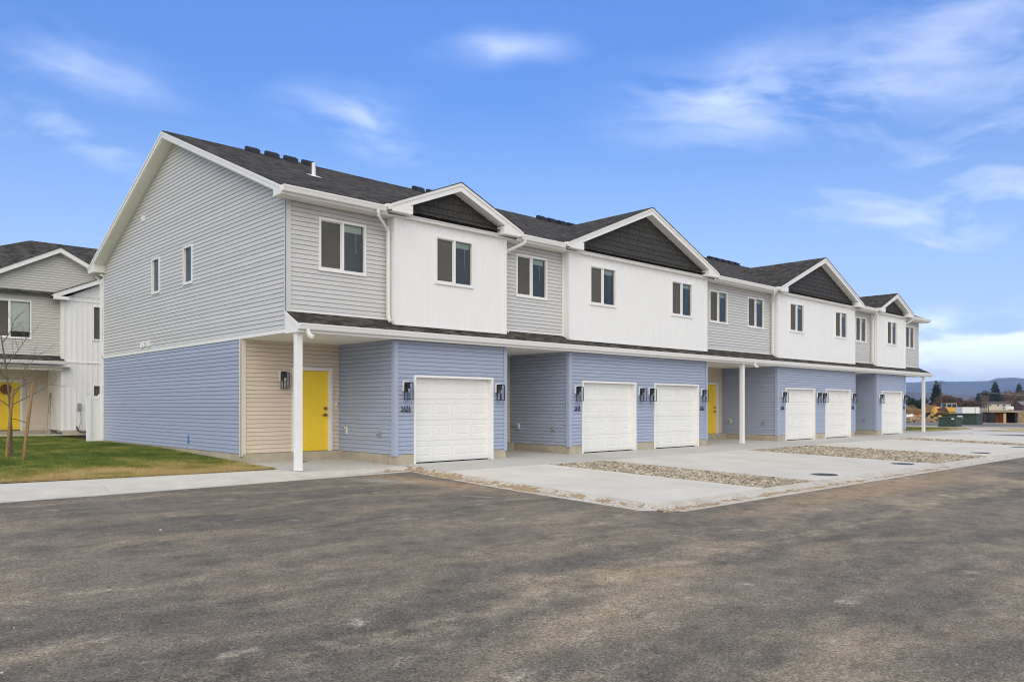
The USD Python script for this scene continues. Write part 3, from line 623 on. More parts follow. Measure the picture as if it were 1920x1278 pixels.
def wall(name, M, z0, z1, u0, u1, material, holes=(), top=None, merge=False, label=None, interval=None, e=E):
    """backing sheet (the part) with its siding panels as children"""
    m = MB(); hs = sorted(holes); cz = sorted({z0, z1} | {q for h in hs for q in h[2:]}); BK = -.02
    for a, b in zip(cz[:-1], cz[1:]):
        cu = u0
        for h in hs:
            if h[2] < (a + b) / 2 < h[3]:
                m.quad(M(cu, BK, a), M(h[0], BK, a), M(h[0], BK, b), M(cu, BK, b)); cu = h[1]
        m.quad(M(cu, BK, a), M(u1, BK, a), M(u1, BK, b), M(cu, BK, b))
    if top is not None: m.add([M(u0, BK, z1), M(u1, BK, z1), M(top[0], BK, top[1])], [(0, 1, 2)])
    w = obj(name, m, material, TH, label=label)
    siding(w, M, z0, top[1] - .01 if top else z1, interval or (lambda z: (u0, u1)), holes, material, merge, e=e)
    return w


def pane(M, a, b, o, z0, z1):
    q = [M(a, o, z0), M(b, o, z0), M(b, o, z1), M(a, o, z1)]; n = np.cross(np.subtract(q[1], q[0]), np.subtract(q[3], q[0]))
    return MB().quad(*(q if n @ np.subtract(M(a, 1, z0), M(a, 0, z0)) > 0 else q[::-1]))


def window(parent, M, u0, u1, z0, z1, slider=True, wand=False, seed=0, tint='window_glass', screened=False, shade=0.0):
    fr = MB(); w = .052
    for a, b, c, d in ((u0, u1, z1 - w, z1), (u0, u1, z0, z0 + w), (u0, u0 + w, z0 + w, z1 - w), (u1 - w, u1, z0 + w, z1 - w)): fr.box(a, b, -.06, .034, c, d, M)
    fr.box(u0 - .012, u1 + .012, .018, .040, z0 - .022, z0 - .0, M)
    um = (u0 + u1) / 2
    if slider: fr.box(um - .028, um + .028, -.05, .026, z0 + w, z1 - w, M)
    W = obj('window', fr, 'white_trim', parent)
    i0, i1, j0, j1 = u0 + w, u1 - w, z0 + w, z1 - w
    if slider:
        s = MB(); q = .022; a, b = i0, um - .028
        for c in ((a, b, j1 - q, j1), (a, b, j0, j0 + q), (a, a + q, j0 + q, j1 - q), (b - q, b, j0 + q, j1 - q)): s.box(c[0], c[1], -.035, -.008, c[2], c[3], M)
        obj('sash', s, 'white_trim', W)
        obj('insect_screen', MB().quad(M(a + q, -.022, j0 + q), M(b - q, -.022, j0 + q), M(b - q, -.022, j1 - q), M(a + q, -.022, j1 - q)), 'screen_mesh', W)
        obj('glass_pane', pane(M, a + q, b - q, -.045, j0 + q, j1 - q), tint, W)
        a, b = um + .028, i1
        obj('glass_pane', pane(M, a, b, -.03, j0, j1), tint, W)
        if shade: obj('roller_shade', MB().box(a + .01, b - .01, -.11, -.095, j1 - shade * (j1 - j0), j1, M), 'shade', W)
    else:
        obj('glass_pane', pane(M, i0, i1, -.03, j0, j1), tint, W)
        if screened: obj('insect_screen', MB().quad(M(i0, -.012, j0), M(i1, -.012, j0), M(i1, -.012, j1), M(i0, -.012, j1)), 'screen_mesh', W)
    rr = random.Random(seed); bl = MB(); hgt = rr.uniform(.13, .17) * (1 if slider else 0)
    if slider and not shade:
        nsl = 7
        for k in range(nsl): bl.box(i0 + .01, i1 - .01, -.115, -.085, j1 - hgt * (k + 1) / nsl + .004, j1 - hgt * k / nsl, M)
        obj('blind', bl, 'blind', W)
        if wand: obj('blind_wand', MB().box(i1 - .165, i1 - .155, -.082, -.075, j1 - .62, j1 - hgt, M), 'blind', W)
    rm = MB(); d = 2.2; p0, p1, q0, q1 = u0 - .5, u1 + .5, z0 - .55, z1 + .12
    rm.quad(M(p0, -d, q0), M(p1, -d, q0), M(p1, -d, q1), M(p0, -d, q1))
    for a, b in ((p0, p0), (p1, p1)): rm.quad(M(a, -.12, q0), M(a, -d, q0), M(a, -d, q1), M(a, -.12, q1))
    for q in (q0, q1): rm.quad(M(p0, -.12, q), M(p1, -.12, q), M(p1, -d, q), M(p0, -d, q))
    for a, b, c, e2 in ((p0, u0 + .02, q0, q1), (u1 - .02, p1, q0, q1), (u0, u1, q0, z0 + .02), (u0, u1, z1 - .02, q1)): rm.quad(M(a, -.12, c), M(b, -.12, c), M(b, -.12, e2), M(a, -.12, e2))
    obj('room_wall', rm, 'room', W)
    return W


N_ = {'t': ('transparent_bsdf', {}), 'd': ('diffuse_bsdf', {'color': (.135, .13, .122)}), 'm': ('mix_closure', {'fac': .72})}
MAT['screen_mesh'] = usdkit.material(stage, '/World/Looks/screen_mesh', N_, [('t.BSDF', 'm.closure1'), ('d.BSDF', 'm.closure2')], surface='m.closure')

ZW0, ZW1, WW = 4.45, 5.628, 1.232
# ---- left gable wall
RZ = lambda y: 8.72 - .4167 * abs(y - 6.756)
sw = [(5.50, 6.13, 4.68, 5.70), (7.92, 8.55, 4.68, 5.70)]
Mx = plane_x(0.0)
def gable_iv(z):
    h = 6.756 - (8.72 - z) / .4167
    if z >= 8.71: return None
    a, b = max(YG, h), min(YK, 13.512 - h)
    return (a, b) if b - a > .02 else None
wall('side_wall', Mx, .253, 2.985, YB, YK, 'blue_vinyl', label='blue siding of the side wall\'s ground floor')
wall('side_wall', Mx, 3.07, 5.93, YG, YK, 'grey_vinyl', sw, top=(6.756, 8.74), interval=gable_iv, label='grey siding of the tall side gable')
m = MB().box(YG - .0, YK, .0, .03, 2.99, 3.068, Mx)
obj('band_board', m, 'white_trim', TH)
for i, h in enumerate(sw): window(TH, Mx, h[0], h[1], h[2], h[3], slider=False, seed=i)
m = MB().box(YG - .03, YG + .065, 0, .03, 3.07, 5.93, Mx).box(-.03, .085, YG - .031, YG + .0, 3.45, 5.93)
obj('corner_trim', m, 'grey_trim', TH)
obj('corner_trim', MB().box(YB - .03, YB + .09, .0, .035, .20, 2.985, Mx).box(-.035, .085, YB - .032, YB + .0, .20, 2.985), 'beige_trim', TH)
obj('corner_trim', MB().box(YK - .06, YK + .02, 0, .03, .25, 6.0, Mx), 'white_trim', TH)
m = MB().box(9.17, 9.29, .0, .07, 6.92, 7.10, Mx).box(9.19, 9.27, .07, .085, 6.94, 7.06, Mx); obj('vent_hood', m, 'white_trim', TH)
m = MB().box(9.30, 9.43, 0, .06, 3.16, 3.32, Mx).box(8.76, 8.89, 0, .06, 3.16, 3.32, Mx); obj('mount_block', m, 'white_trim', TH)
obj('pipe_stub', MB().tube([(-.06, 9.1, 3.22), (-.14, 9.1, 3.24), (-.14, 9.1, 3.16)], .02).tube([(-.06, 8.82, 3.26), (-.16, 8.80, 3.27), (-.17, 8.79, 3.16)], .02), 'white_trim', TH)
# ---- rear and right walls, plain
m = MB().quad((0, YK, .2), (XE, YK, .2), (XE, YK, 6), (0, YK, 6)); m.add([(XE, YG, 0), (XE, YK, 0), (XE, YK, 6), (XE, 6.756, 8.72), (XE, YG, 6)], [(0, 1, 2), (0, 2, 4), (2, 3, 4)])
m = MB().quad((0, YK, .2), (XE, YK, .2), (XE, YK, 6), (0, YK, 6)); m.add([(XE, YG, 3.0), (XE, YK, 3.0), (XE, YK, 6), (XE, 6.756, 8.72), (XE, YG, 6)], [(0, 1, 2), (0, 2, 4), (2, 3, 4)]); m.quad((XE, YB, 0), (XE, YK, 0), (XE, YK, 3), (XE, YB, 3))
obj('rear_wall', m, 'grey_vinyl', TH)

# ---- upper grey front bays
wins_g = {0: [.768], 1: [6.867], 2: [16.539, 19.201], 3: [28.96], 4: [35.114]}
segs = [(0, C[0]), (C[1], C[2]), (C[3], C[4]), (C[5], C[6]), (C[7], XE)]
for i, (a, b) in enumerate(segs):
    hs = [(w, w + WW, ZW0, ZW1) for w in wins_g[i]]
    wall('front_wall', plane_y(YG), 3.52, 5.93, a, b, 'grey_vinyl', hs, merge=i >= 3)
    for k, h in enumerate(hs): window(TH, plane_y(YG), *h, wand=i < 2, seed=10 * i + k)
    obj('flashing', MB().box(a + .01, b - .01, .0, .022, 3.435, 3.517, plane_y(YG)), 'white_trim', TH)
obj('corner_trim', MB().box(XE - .08, XE + .03, -.03, .03, 3.45, 5.93, plane_y(YG)), 'grey_trim', TH)

# ---- white bays with board and batten, dark shake gables
bays = [(C[0], C[1]), (C[2], C[3]), (C[4], C[5]), (C[6], C[7])]
wins_w = {0: [3.828], 1: [9.639, 13.794], 2: [21.994, 26.161], 3: [31.958]}
P0 = plane_y(0.0)
for i, (a, b) in enumerate(bays):
    hs = [(w, w + WW, ZW0, ZW1) for w in wins_w[i]]
    sh = MB()
    sh.quad((a, 0, 3.345), (b, 0, 3.345), (b, YG, 3.345), (a, YG, 3.345))
    for x in (a, b): sh.quad((x, 0, 3.345), (x, YG, 3.345), (x, YG, 5.95), (x, 0, 5.95))
    cz = [3.345, ZW0, ZW1, 5.95]
    for z0, z1 in zip(cz[:-1], cz[1:]):
        cu = a
        if z0 == ZW0:
            for h in hs: sh.quad((cu, 0, z0), (h[0], 0, z0), (h[0], 0, z1), (cu, 0, z1)); cu = h[1]
        sh.quad((cu, 0, z0), (b, 0, z0), (b, 0, z1), (cu, 0, z1))
    W = obj('bay_wall', sh, 'white_vinyl', TH)
    # vertical boards with raised battens
    bw = .2032; nb = int(round((b - a - .14) / bw)); bw = (b - a - .14) / nb
    for k in range(nb):
        u0, u1 = a + .07 + k * bw, a + .07 + (k + 1) * bw; pm = MB(); zr = [(3.36, 5.955)]
        cuts = [(3.36, 5.955, [(u0, u1)])]
        for h in hs:
            if u1 > h[0] and u0 < h[1]:
                cuts = [(3.36, ZW0, [(u0, u1)]), (ZW1, 5.955, [(u0, u1)])]
                side = [(u0, h[0])] if u0 < h[0] else [(h[1], u1)] if u1 > h[1] else []
                if side: cuts.append((ZW0, ZW1, side))
        for z0, z1, us in cuts:
            for q0, q1 in us:
                pm = MB()
                pm.quad(P0(q0, .006, z0), P0(q1, .006, z0), P0(q1, .006, z1), P0(q0, .006, z1))
                if q0 == u0: pm.box(u0, u0 + .034, .0, .0105, z0, z1, P0)
                obj('board', pm, 'white_vinyl', W)
    for x0, x1 in ((a - .02, a + .07), (b - .07, b + .02)): obj('corner_trim', MB().box(x0, x1, -.0, .026, 3.335, 5.95, P0), 'white_trim', TH)
    for x, s in ((a, -1), (b, 1)):
        obj('corner_trim', MB().box(min(x, x + s * .022), max(x, x + s * .022), .0, .085, 3.335, 5.95).box(min(x, x + s * .03), max(x, x + s * .03), YG - .06, YG - .018, 3.40, 5.95), 'white_trim', TH)
    obj('drip_edge', MB().box(a - .02, b + .02, -.0, .032, 3.325, 3.355, P0), 'white_trim', TH)
    obj('band_board', MB().box(a + .3, b - .3, .0, .035, 5.955, 5.995, P0), 'white_trim', TH)
    for k, h in enumerate(hs): window(TH, P0, *h, wand=i < 2, seed=40 + 10 * i + k)
    # gable above the bay
    xc, half = (a + b) / 2, (b - a) / 2 + .28; zt = 6.115; za = zt + .4167 * half
    apexw = za - .20
    hb = MB().add([P0(a + .02, .0, 5.95), P0(b - .02, .0, 5.95), P0(xc, .0, apexw + .1)], [(0, 1, 2)])
    G = obj('shake_gable', hb, 'shake', TH)
    zz, ks, ex, rg = 5.998, 0, .168, random.Random(5 + i)
    while zz < apexw - .02:
        z1 = zz + ex; hw = lambda z: (za - .19 - z) / .4167; row = MB()
        u = -hw(zz) + rg.uniform(0, .1)
        u = -min(hw(zz), half - .3); end = -u
        while u < end - .01:
            wd = rg.choice([.10, .13, .16, .20]); e2 = min(u + wd, end); cl = lambda q, z: max(-hw(z), min(hw(z), q)); t = rg.uniform(.016, .026); dz = rg.uniform(-.004, .004)
            q0, q1 = u + .003, e2 - .003
            A, B, Cc, D = (xc + cl(q0, zz), t, zz + dz), (xc + cl(q1, zz), t, zz + dz), (xc + cl(q1, z1), .004, z1), (xc + cl(q0, z1), .004, z1)
            mm = MB() if i == 0 else row
            mm.quad(P0(*A), P0(*B), P0(*Cc), P0(*D)); mm.quad(P0(A[0], 0, A[2]), P0(B[0], 0, B[2]), P0(*B), P0(*A))
            mm.quad(P0(A[0], 0, A[2]), P0(*A), P0(*D), P0(D[0], 0, D[2])); mm.quad(P0(B[0], 0, B[2]), P0(*B), P0(*Cc), P0(Cc[0], 0, Cc[2]))
            if i == 0: obj('shake', mm, 'shake', G)
            u = e2
        if i: obj('shake_course', row, 'shake', G)
        zz = z1
    # raked overhang, boxed returns
    xl, xr = xc - half, xc + half; th = .20
    for s in (-1, 1):
        poly = [(xc, za - .012), (xc + s * half, zt - .012), (xc + s * half, 5.945), (xc + s * (half - .05), 5.945), (xc, za - .012 - th)]
        obj('rake_board', MB().ext(poly, -.30, -.0, 'y'), 'white_trim', TH)
        obj('rake_board', MB().ext([(xc, za - .004), (xc + s * (half + .01), zt - .004), (xc + s * (half + .01), zt - .075), (xc, za - .075)], -.322, -.3003, 'y'), 'white_trim', TH)
        e0, e1 = xc + s * half, xc + s * (half - .60)
        obj('eave_return', MB().ext([(e0, zt - .05), (e1, zt + .03), (e1, 5.94), (e0, 5.94)], -.303, -.002, 'y'), 'white_trim', TH)
        # short side gutter at the return
        g0, g1 = (e0, e0 + s * .11)
        obj('gutter', MB().ext([(g0, zt - .15), (g0, zt - .03), (g1, zt - .03), (g1, zt - .075), (e0 + s * .075, zt - .15)], -.296, -.14, 'y'), 'white_trim', TH)
    # roof planes running back into the main roof
    yv = lambda z: 6.756 - (8.912 - z) / .4167
    for s in (-1, 1):
        q = [(xc, -.335, za), (xc + s * (half + .02), -.335, zt - .008), (xc + s * (half + .02), yv(zt) + .03, zt - .008), (xc, yv(za) + .05, za)]
        m = MB().add(q + [(x, y, z + .018) for x, y, z in q], [(0, 1, 2), (0, 2, 3), (4, 5, 6), (4, 6, 7), (0, 1, 5), (0, 5, 4), (1, 2, 6), (1, 6, 5)])
        obj('roof', m, 'shingle_y', TH)

# ---- main roof
ZR, YR, SL = 8.912, 6.756, .4167
xl, xr = -.345, XE + .345
def rz(y): return ZR - SL * abs(y - YR)
for y0, y1 in ((-.14, YR), (YR, 13.65)):
    q = [(xl, y0, rz(y0)), (xr, y0, rz(y0)), (xr, y1, rz(y1)), (xl, y1, rz(y1))]
    m = MB().add(q + [(x, y, z + .02) for x, y, z in q], [(0, 1, 2), (0, 2, 3), (4, 5, 6), (4, 6, 7), (0, 1, 5), (0, 5, 4), (0, 3, 7), (0, 7, 4), (1, 2, 6), (1, 6, 5)])
    obj('roof', m, 'shingle_x', TH)
obj('ridge_cap', MB().ext([(YR - .14, ZR - .035), (YR, ZR + .038), (YR + .14, ZR - .035), (YR + .14, ZR - .05), (YR - .14, ZR - .05)], xl - .005, xr, 'x'), 'shingle_x', TH)
for x0, x1 in ((xl + .005, -.005), (XE + .005, xr - .005)):
    for y0, y1 in ((-.12, YR), (13.63, YR)):
        obj('rake_board', MB().ext([(y0, rz(y0) - .006), (y1, rz(y1) - .006), (y1, rz(y1) - .185), (y0, rz(y0) - .185)], x0, x1, 'x'), 'soffit', TH)
for y0, y1 in ((-.14, YR), (13.65, YR)):
    obj('rake_fascia', MB().ext([(y0, rz(y0) - .002), (y1, rz(y1) - .002), (y1, rz(y1) - .155), (y0, rz(y0) - .155)], xl - .018, xl + .004, 'x'), 'white_trim', TH)
    obj('rake_fascia', MB().ext([(y0, rz(y0) + .001), (y1, rz(y1) + .001), (y1, rz(y1) - .055), (y0, rz(y0) - .055)], xl - .034, xl - .0185, 'x'), 'white_trim', TH)
# eave returns at the gable's feet
for y0, y1 in ((-.135, .20), (13.64, 13.05)):
    obj('eave_return', MB().ext([(y0, rz(y0) - .15), (y1, rz(y1) - .15), (y1, 5.865), (y0, 5.865)], xl - .012, -.004, 'x'), 'white_trim', TH)
# soffits and fascias and gutters at the front eave
tips = [(a - .28, b + .28) for a, b in bays]
gaps = [(xl, tips[0][0])] + [(tips[k][1], tips[k + 1][0]) for k in range(3)] + [(tips[3][1], xr)]
obj('eave_soffit', MB().box(xl + .01, xr - .01, -.125, YG + .01, 5.885, 5.895), 'soffit', TH)
obj('eave_soffit', MB().box(xl + .01, xr - .01, YK, 13.63, 5.885, 5.895), 'soffit', TH)
gut = lambda y, z: [(y, z - .125), (y, z), (y - .125, z), (y - .125, z - .03), (y - .112, z - .045), (y - .085, z - .115), (y - .075, z - .125)]
for a, b in gaps:
    obj('fascia', MB().box(a + .003, b - .003, -.142, -.127, 5.868, rz(-.14) - .004), 'white_trim', TH)
    obj('gutter', MB().ext(gut(-.1425, rz(-.14) + .002), a + (.0 if a == xl else .112), b - (.0 if b == xr else .112), 'x'), 'white_trim', TH)
obj('gutter', MB().ext([(27.3 - y, z) for y, z in gut(13.65, rz(13.65) + .002)], xl, xr, 'x'), 'white_trim', TH)

# ---- porch roof along the whole front
pz = lambda y: 3.452 - .53 * (YG - y)
q = [(-.03, -.29, pz(-.29)), (XE + .30, -.29, pz(-.29)), (XE + .02, YG, pz(YG)), (-.03, YG, pz(YG))]
m = MB().add(q + [(x, y, z + .018) for x, y, z in q], [(0, 1, 2), (0, 2, 3), (4, 5, 6), (4, 6, 7), (0, 1, 5), (0, 5, 4), (0, 3, 7), (0, 7, 4), (1, 2, 6), (1, 6, 5)])
obj('porch_roof', m, 'shingle_x', TH)
obj('porch_soffit', MB().box(0.0, XE + .28, -.265, YB + .0, 2.978, 2.986), 'soffit', TH)
obj('porch_fascia', MB().box(-.03, XE + .29, -.285, -.267, 2.965, pz(-.285) - .004), 'white_trim', TH)
obj('porch_gutter', MB().ext(gut(-.2855, pz(-.29) + .004), -.05, XE + .31, 'x'), 'white_trim', TH)
obj('porch_end_panel', MB().ext([(-.28, 2.968), (-.28, pz(-.28) - .01), (YG, pz(YG) - .005), (YG, 2.968)], -.036, -.004, 'x'), 'white_trim', TH)
obj('porch_end_trim', MB().ext([(-.30, pz(-.30) + .012), (-.30, pz(-.30) - .06), (YG, pz(YG) - .06), (YG, pz(YG) + .012)], -.052, -.0365, 'x'), 'white_trim', TH)
obj('porch_end_panel', MB().ext([(-.28, 2.968), (-.28, pz(-.28) - .01), (YG, pz(YG) - .005), (YG, 2.968)], XE + .004, XE + .03, 'x'), 'white_trim', TH)
for x, y0 in ((.16, -.30), (18.62, -.30)):
    obj('downspout', MB().tube([(x, y0 - .05, 3.03), (x, y0 - .05, 2.97), (x + .02, y0 - .09, 2.90), (x + .06, y0 - .17, 2.86)], .047, 4, True), 'white_trim', TH)

# ---- posts
for x, y in ((.07, -.09), (18.1, -.14), (36.5, -.14)):
    m = MB().box(x - .068, x + .068, y - .068, y + .068, .012, 2.978).box(x - .076, x + .076, y - .076, y + .076, .012, .05)
    for s in (-1, 1): m.box(x + s * .0685 - .004, x + s * .0685 + .004, y - .06, y + .06, .06, 2.97)
    obj('post', m, 'white_vinyl', TH)

# ---- ground floor: garages, recesses
doors = [3.175, 9.296, 12.832, 21.641, 25.191, 31.289]; DW, DZ = 2.58, 2.149
for i, (a, b) in enumerate(bays):
    ds = [d for d in doors if a < d < b]; hs = [(d, d + DW, -1, DZ) for d in ds]
    wall('garage_wall', P0, .24, 2.965, a, b, 'blue_vinyl', [(h[0], h[1], .24, DZ) for h in hs], merge=i >= 2)
    for x0, x1 in ((a - .025, a + .085), (b - .085, b + .025)): obj('corner_trim', MB().box(x0, x1, -.0, .034, .205, 2.965, P0), 'blue_trim', TH)
    for x, s in ((a, -1), (b, 1)): obj('corner_trim', MB().box(min(x, x + s * .033), max(x, x + s * .033), .0, .09, .205, 2.965), 'blue_trim', TH)
    # foundation piers between the doors
    us = [a] + [q for h in hs for q in (h[0] + .0, h[1] - .0)] + [b]
    for u0, u1 in zip(us[::2], us[1::2]): obj('foundation', MB().box(u0 + (.006 if u0 == a else 0), u1 - (.006 if u1 == b else 0), -.012, .30, -.1, .235), 'foundation', TH)
    obj('foundation', MB().box(a - .004, a + .2, .305, YB, -.1, .238), 'foundation', TH)
    # left side of the recess (seen), right side (hidden)
    wall('recess_wall', plane_x(a), .24, 2.975, 0.0, YB, 'blue_vinyl', merge=i >= 2)
    Mr = lambda u, o, z, b=b: (b + o, u, z)
    wall('recess_wall', Mr, .24, 2.975, 0.0, YB, 'blue_vinyl', merge=True)
    for d in ds:
        fr = MB(); t = .055
        fr.box(d, d + t, -.14, .036, .0, DZ - t, P0).box(d + DW - t, d + DW, -.14, .036, .0, DZ - t, P0).box(d, d + DW, -.14, .036, DZ - t, DZ, P0)
        fr.box(d + t, d + t + .012, -.135, -.10, .0, DZ - t, P0)
        D = obj('garage_door', fr, 'white_trim', TH)
        n = 4; hgt = (DZ - t - .02) / n
        for k in range(n):
            s = MB(); z0 = .02 + k * hgt; z1 = z0 + hgt - .004; u0, u1 = d + t + .013, d + DW - t; yb = -.125
            # face with four raised short panels
            pw = (u1 - u0) / 4; vs = [u0]; 
            pz0, pz1 = z0 + hgt * .245, z0 + hgt * .755
            cols = []
            for q in range(4): cols += [(u0 + q * pw + pw * .10, u0 + (q + 1) * pw - pw * .10)]
            s.quad(P0(u0, yb, z0), P0(u1, yb, z0), P0(u1, yb, pz0), P0(u0, yb, pz0)); s.quad(P0(u0, yb, pz1), P0(u1, yb, pz1), P0(u1, yb, z1), P0(u0, yb, z1))
            cu = u0
            for c0, c1 in cols:
                s.quad(P0(cu, yb, pz0), P0(c0, yb, pz0), P0(c0, yb, pz1), P0(cu, yb, pz1)); cu = c1
                r0, r1 = .018, .045
                ring = [(c0, pz0, yb), (c1, pz0, yb), (c1, pz1, yb), (c0, pz1, yb)]; mid = [(c0 + r0, pz0 + r0, yb - .014), (c1 - r0, pz0 + r0, yb - .014), (c1 - r0, pz1 - r0, yb - .014), (c0 + r0, pz1 - r0, yb - .014)]; inn = [(c0 + r1, pz0 + r1, yb - .001), (c1 - r1, pz0 + r1, yb - .001), (c1 - r1, pz1 - r1, yb - .001), (c0 + r1, pz1 - r1, yb - .001)]
                for A, B in ((ring, mid), (mid, inn)):
                    for e in range(4):
                        g2 = (e + 1) % 4; s.quad(*[P0(p[0], p[2], p[1]) for p in (A[e], A[g2], B[g2], B[e])])
                s.quad(*[P0(p[0], p[2], p[1]) for p in inn])
            s.quad(P0(cu, yb, pz0), P0(u1, yb, pz0), P0(u1, yb, pz1), P0(cu, yb, pz1))
            s.quad(P0(u0, yb - .02, z1), P0(u1, yb - .02, z1), P0(u1, yb, z1), P0(u0, yb, z1)); s.quad(P0(u0, yb - .02, z0), P0(u1, yb - .02, z0), P0(u1, yb, z0), P0(u0, yb, z0))
            obj('door_section', s, 'garage_white', D)
        obj('weather_seal', MB().box(d + t, d + DW - t, -.15, -.13, .0, .022, P0), 'black', D)
# porch back walls
rec = [(0, C[0]), (C[1], C[2]), (C[3], C[4]), (C[5], C[6]), (C[7], XE)]
PB = plane_y(YB)
door_x = {0: [1.28], 1: [7.05], 2: [16.6, 19.55], 3: [28.9], 4: [35.2]}
for i, (a, b) in enumerate(rec):
    ds = door_x[i]; hs = [(d, d + 1.13, .24, 2.38) for d in ds]
    wall('porch_wall', PB, .262, 2.975, a, b, 'beige_vinyl', hs, merge=i in (1, 3, 4))
    obj('foundation', MB().box(a + .006, b - .006, -.008, .2, -.1, .255, PB), 'foundation_grey' if 'foundation_grey' in MAT else 'foundation', TH)
    for d in ds:
        fr = MB(); t = .085
        fr.box(d, d + t, -.10, .036, .20, 2.38 - t, PB).box(d + 1.13 - t, d + 1.13, -.10, .036, .20, 2.38 - t, PB).box(d, d + 1.13, -.10, .036, 2.38 - t, 2.38, PB).box(d + t, d + 1.13 - t, -.10, .04, .222, .242, PB)
        F = obj('door_frame', fr, 'white_trim', TH)
        leaf = MB().box(d + t + .004, d + 1.13 - t - .004, -.095, -.05, .262, 2.38 - t - .006, PB)
        for z0, z1 in ((.42, 1.10), (1.25, 1.55), (1.70, 2.15)):
            for u0, u1 in ((d + t + .13, d + t + .43), (d + t + .53, d + t + .83)): leaf.box(u0, u1, -.05, -.046, z0, z1, PB)
        obj('yellow_door', leaf, 'yellow', F)
        obj('threshold', MB().box(d + t, d + 1.13 - t, -.09, -.03, .243, .26, PB), 'black', F)
        kx = d + 1.13 - t - .08
        obj('door_handle', MB().tm(trimesh.creation.box([.075, .03, .075], trimesh.transformations.translation_matrix([kx, YB + .035, 1.17]))).tube([(kx, YB + .03, 1.17), (kx, YB - .02, 1.17), (kx - .12, YB - .022, 1.17)], .014), 'brass', F)
        obj('deadbolt', MB().tm(trimesh.creation.box([.072, .035, .072], trimesh.transformations.translation_matrix([kx, YB + .03, 1.34]))), 'brass', F)
obj('doorbell', MB().box(2.50, 2.545, .018, .045, 1.40, 1.50, PB), 'white_trim', TH)
obj('foundation', MB().box(-.006, .2, YB + .01, YK, -.1, .25), 'foundation', TH)


def lantern(M, u, z, seed):
    mount = MB().box(u - .085, u + .085, .012, .045, z + .20, z + .44, M).box(u - .07, u + .07, .045, .052, z + .215, z + .425, M)
    fr = MB().box(u - .058, u + .058, .052, .072, z + .19, z + .42, M)
    o0, o1, w = .085, .215, .075; b = .0075
    for uu in (u - w, u + w):
        for oo in (o0, o1): fr.box(uu - b, uu + b, oo - b, oo + b, z, z + .395, M)
    for zz in (z, z + .39):
        for oo in (o0, o1): fr.box(u - w, u + w, oo - b, oo + b, zz - b, zz + b, M)
        for uu in (u - w, u + w): fr.box(uu - b, uu + b, o0, o1, zz - b, zz + b, M)
    fr.box(u - .03, u + .03, .06, .175, z + .385, z + .41, M); fr.box(u - .02, u + .02, .13, .17, z + .27, z + .39, M)
    Lm = obj('wall_lantern', fr, 'black', TH)
    obj('mount_block', mount, 'white_trim', Lm)
    g = MB()
    for oo in (o0, o1): g.quad(M(u - w, oo, z), M(u + w, oo, z), M(u + w, oo, z + .39), M(u - w, oo, z + .39))
    for uu in (u - w, u + w): g.quad(M(uu, o0, z), M(uu, o1, z), M(uu, o1, z + .39), M(uu, o0, z + .39))
    obj('lamp_glass', g, 'lamp_glass', Lm)
    bulb = trimesh.creation.icosphere(2, .028); bulb.vertices[:, 2] *= 1.6; p = M(u, .15, z + .22); bulb.apply_translation(p); obj('bulb', bulb, 'wrap_white', Lm, smooth=True)


for k, u in enumerate([2.93, 5.91, 9.06, 12.10, 12.62, 15.65, 21.44, 24.5, 25.0, 27.99, 31.08, 34.10]): lantern(P0, u, 1.555, k)
lantern(PB, 1.03, 1.83, 50); lantern(PB, 16.42, 1.83, 51); lantern(PB, 19.37, 1.83, 52)


def plaque(txt, u0, u1, z):
    t = meshkit.text_mesh(txt, .118, .008); v = np.array(t.vertices); w = v[:, 0].max() - v[:, 0].min(); k = (u1 - u0) / w; v[:, 0] = u0 + (v[:, 0] - v[:, 0].min()) * k
    m = MB().add(np.c_[v[:, 0], -.022 - v[:, 2], z + .016 + v[:, 1]], t.faces).box(u0 - .015, u1 + .015, .016, .032, z - .006, z + .012, P0)
    obj('house_number', m, 'black', TH)


for t, u0, u1 in (('1424', 2.80, 3.07), ('1418', 8.96, 9.20), ('1412', 15.50, 15.76), ('1406', 21.25, 21.52), ('1400', 27.85, 28.09), ('1394', 33.97, 34.2)): plaque(t, u0, u1, 1.265)

# outlets, hose bibs
for a in (C[0], C[2], C[4], C[6]):
    Mp = plane_x(a)
    O = obj('outlet_cover', MB().box(2.06, 2.17, .015, .06, .69, .86, Mp), 'white_trim', TH); obj('outlet_lid', MB().box(2.075, 2.155, .06, .085, .70, .835, Mp), 'galv', O)
    H = obj('hose_bib', MB().box(.53, .66, .012, .03, .64, .79, Mp), 'galv', TH); obj('spigot', MB().tube([(a - .03, .60, .72), (a - .10, .60, .72), (a - .11, .60, .68)], .02), 'galv', H)
# downspouts beside the bays
def spout(x0, x1, s=1):
    y = YG - .075
    obj('downspout', MB().tube([(x0, -.20, 5.93), (x0, -.20, 5.86), (x0 + .04 * s, -.17, 5.80), (x1 - .05 * s, .10, 5.60), (x1, .13, 5.54), (x1, .135, 5.40), (x1, .135, 3.56), (x1, .11, 3.47), (x1 - .02 * s, .02, 3.40)], .042, 4, True), 'white_trim', TH)
spout(2.02, 2.53); spout(6.75, 6.33, -1); spout(20.4, 20.92); spout(30.2, 30.63); spout(34.75, 34.43, -1)
obj('downspout', MB().tube([(-.12, 13.72, 5.9), (-.12, 13.60, 5.8), (-.08, 13.34, 5.62), (-.06, 13.30, 5.5), (-.06, 13.29, .3)], .042, 4, True), 'white_trim', TH)
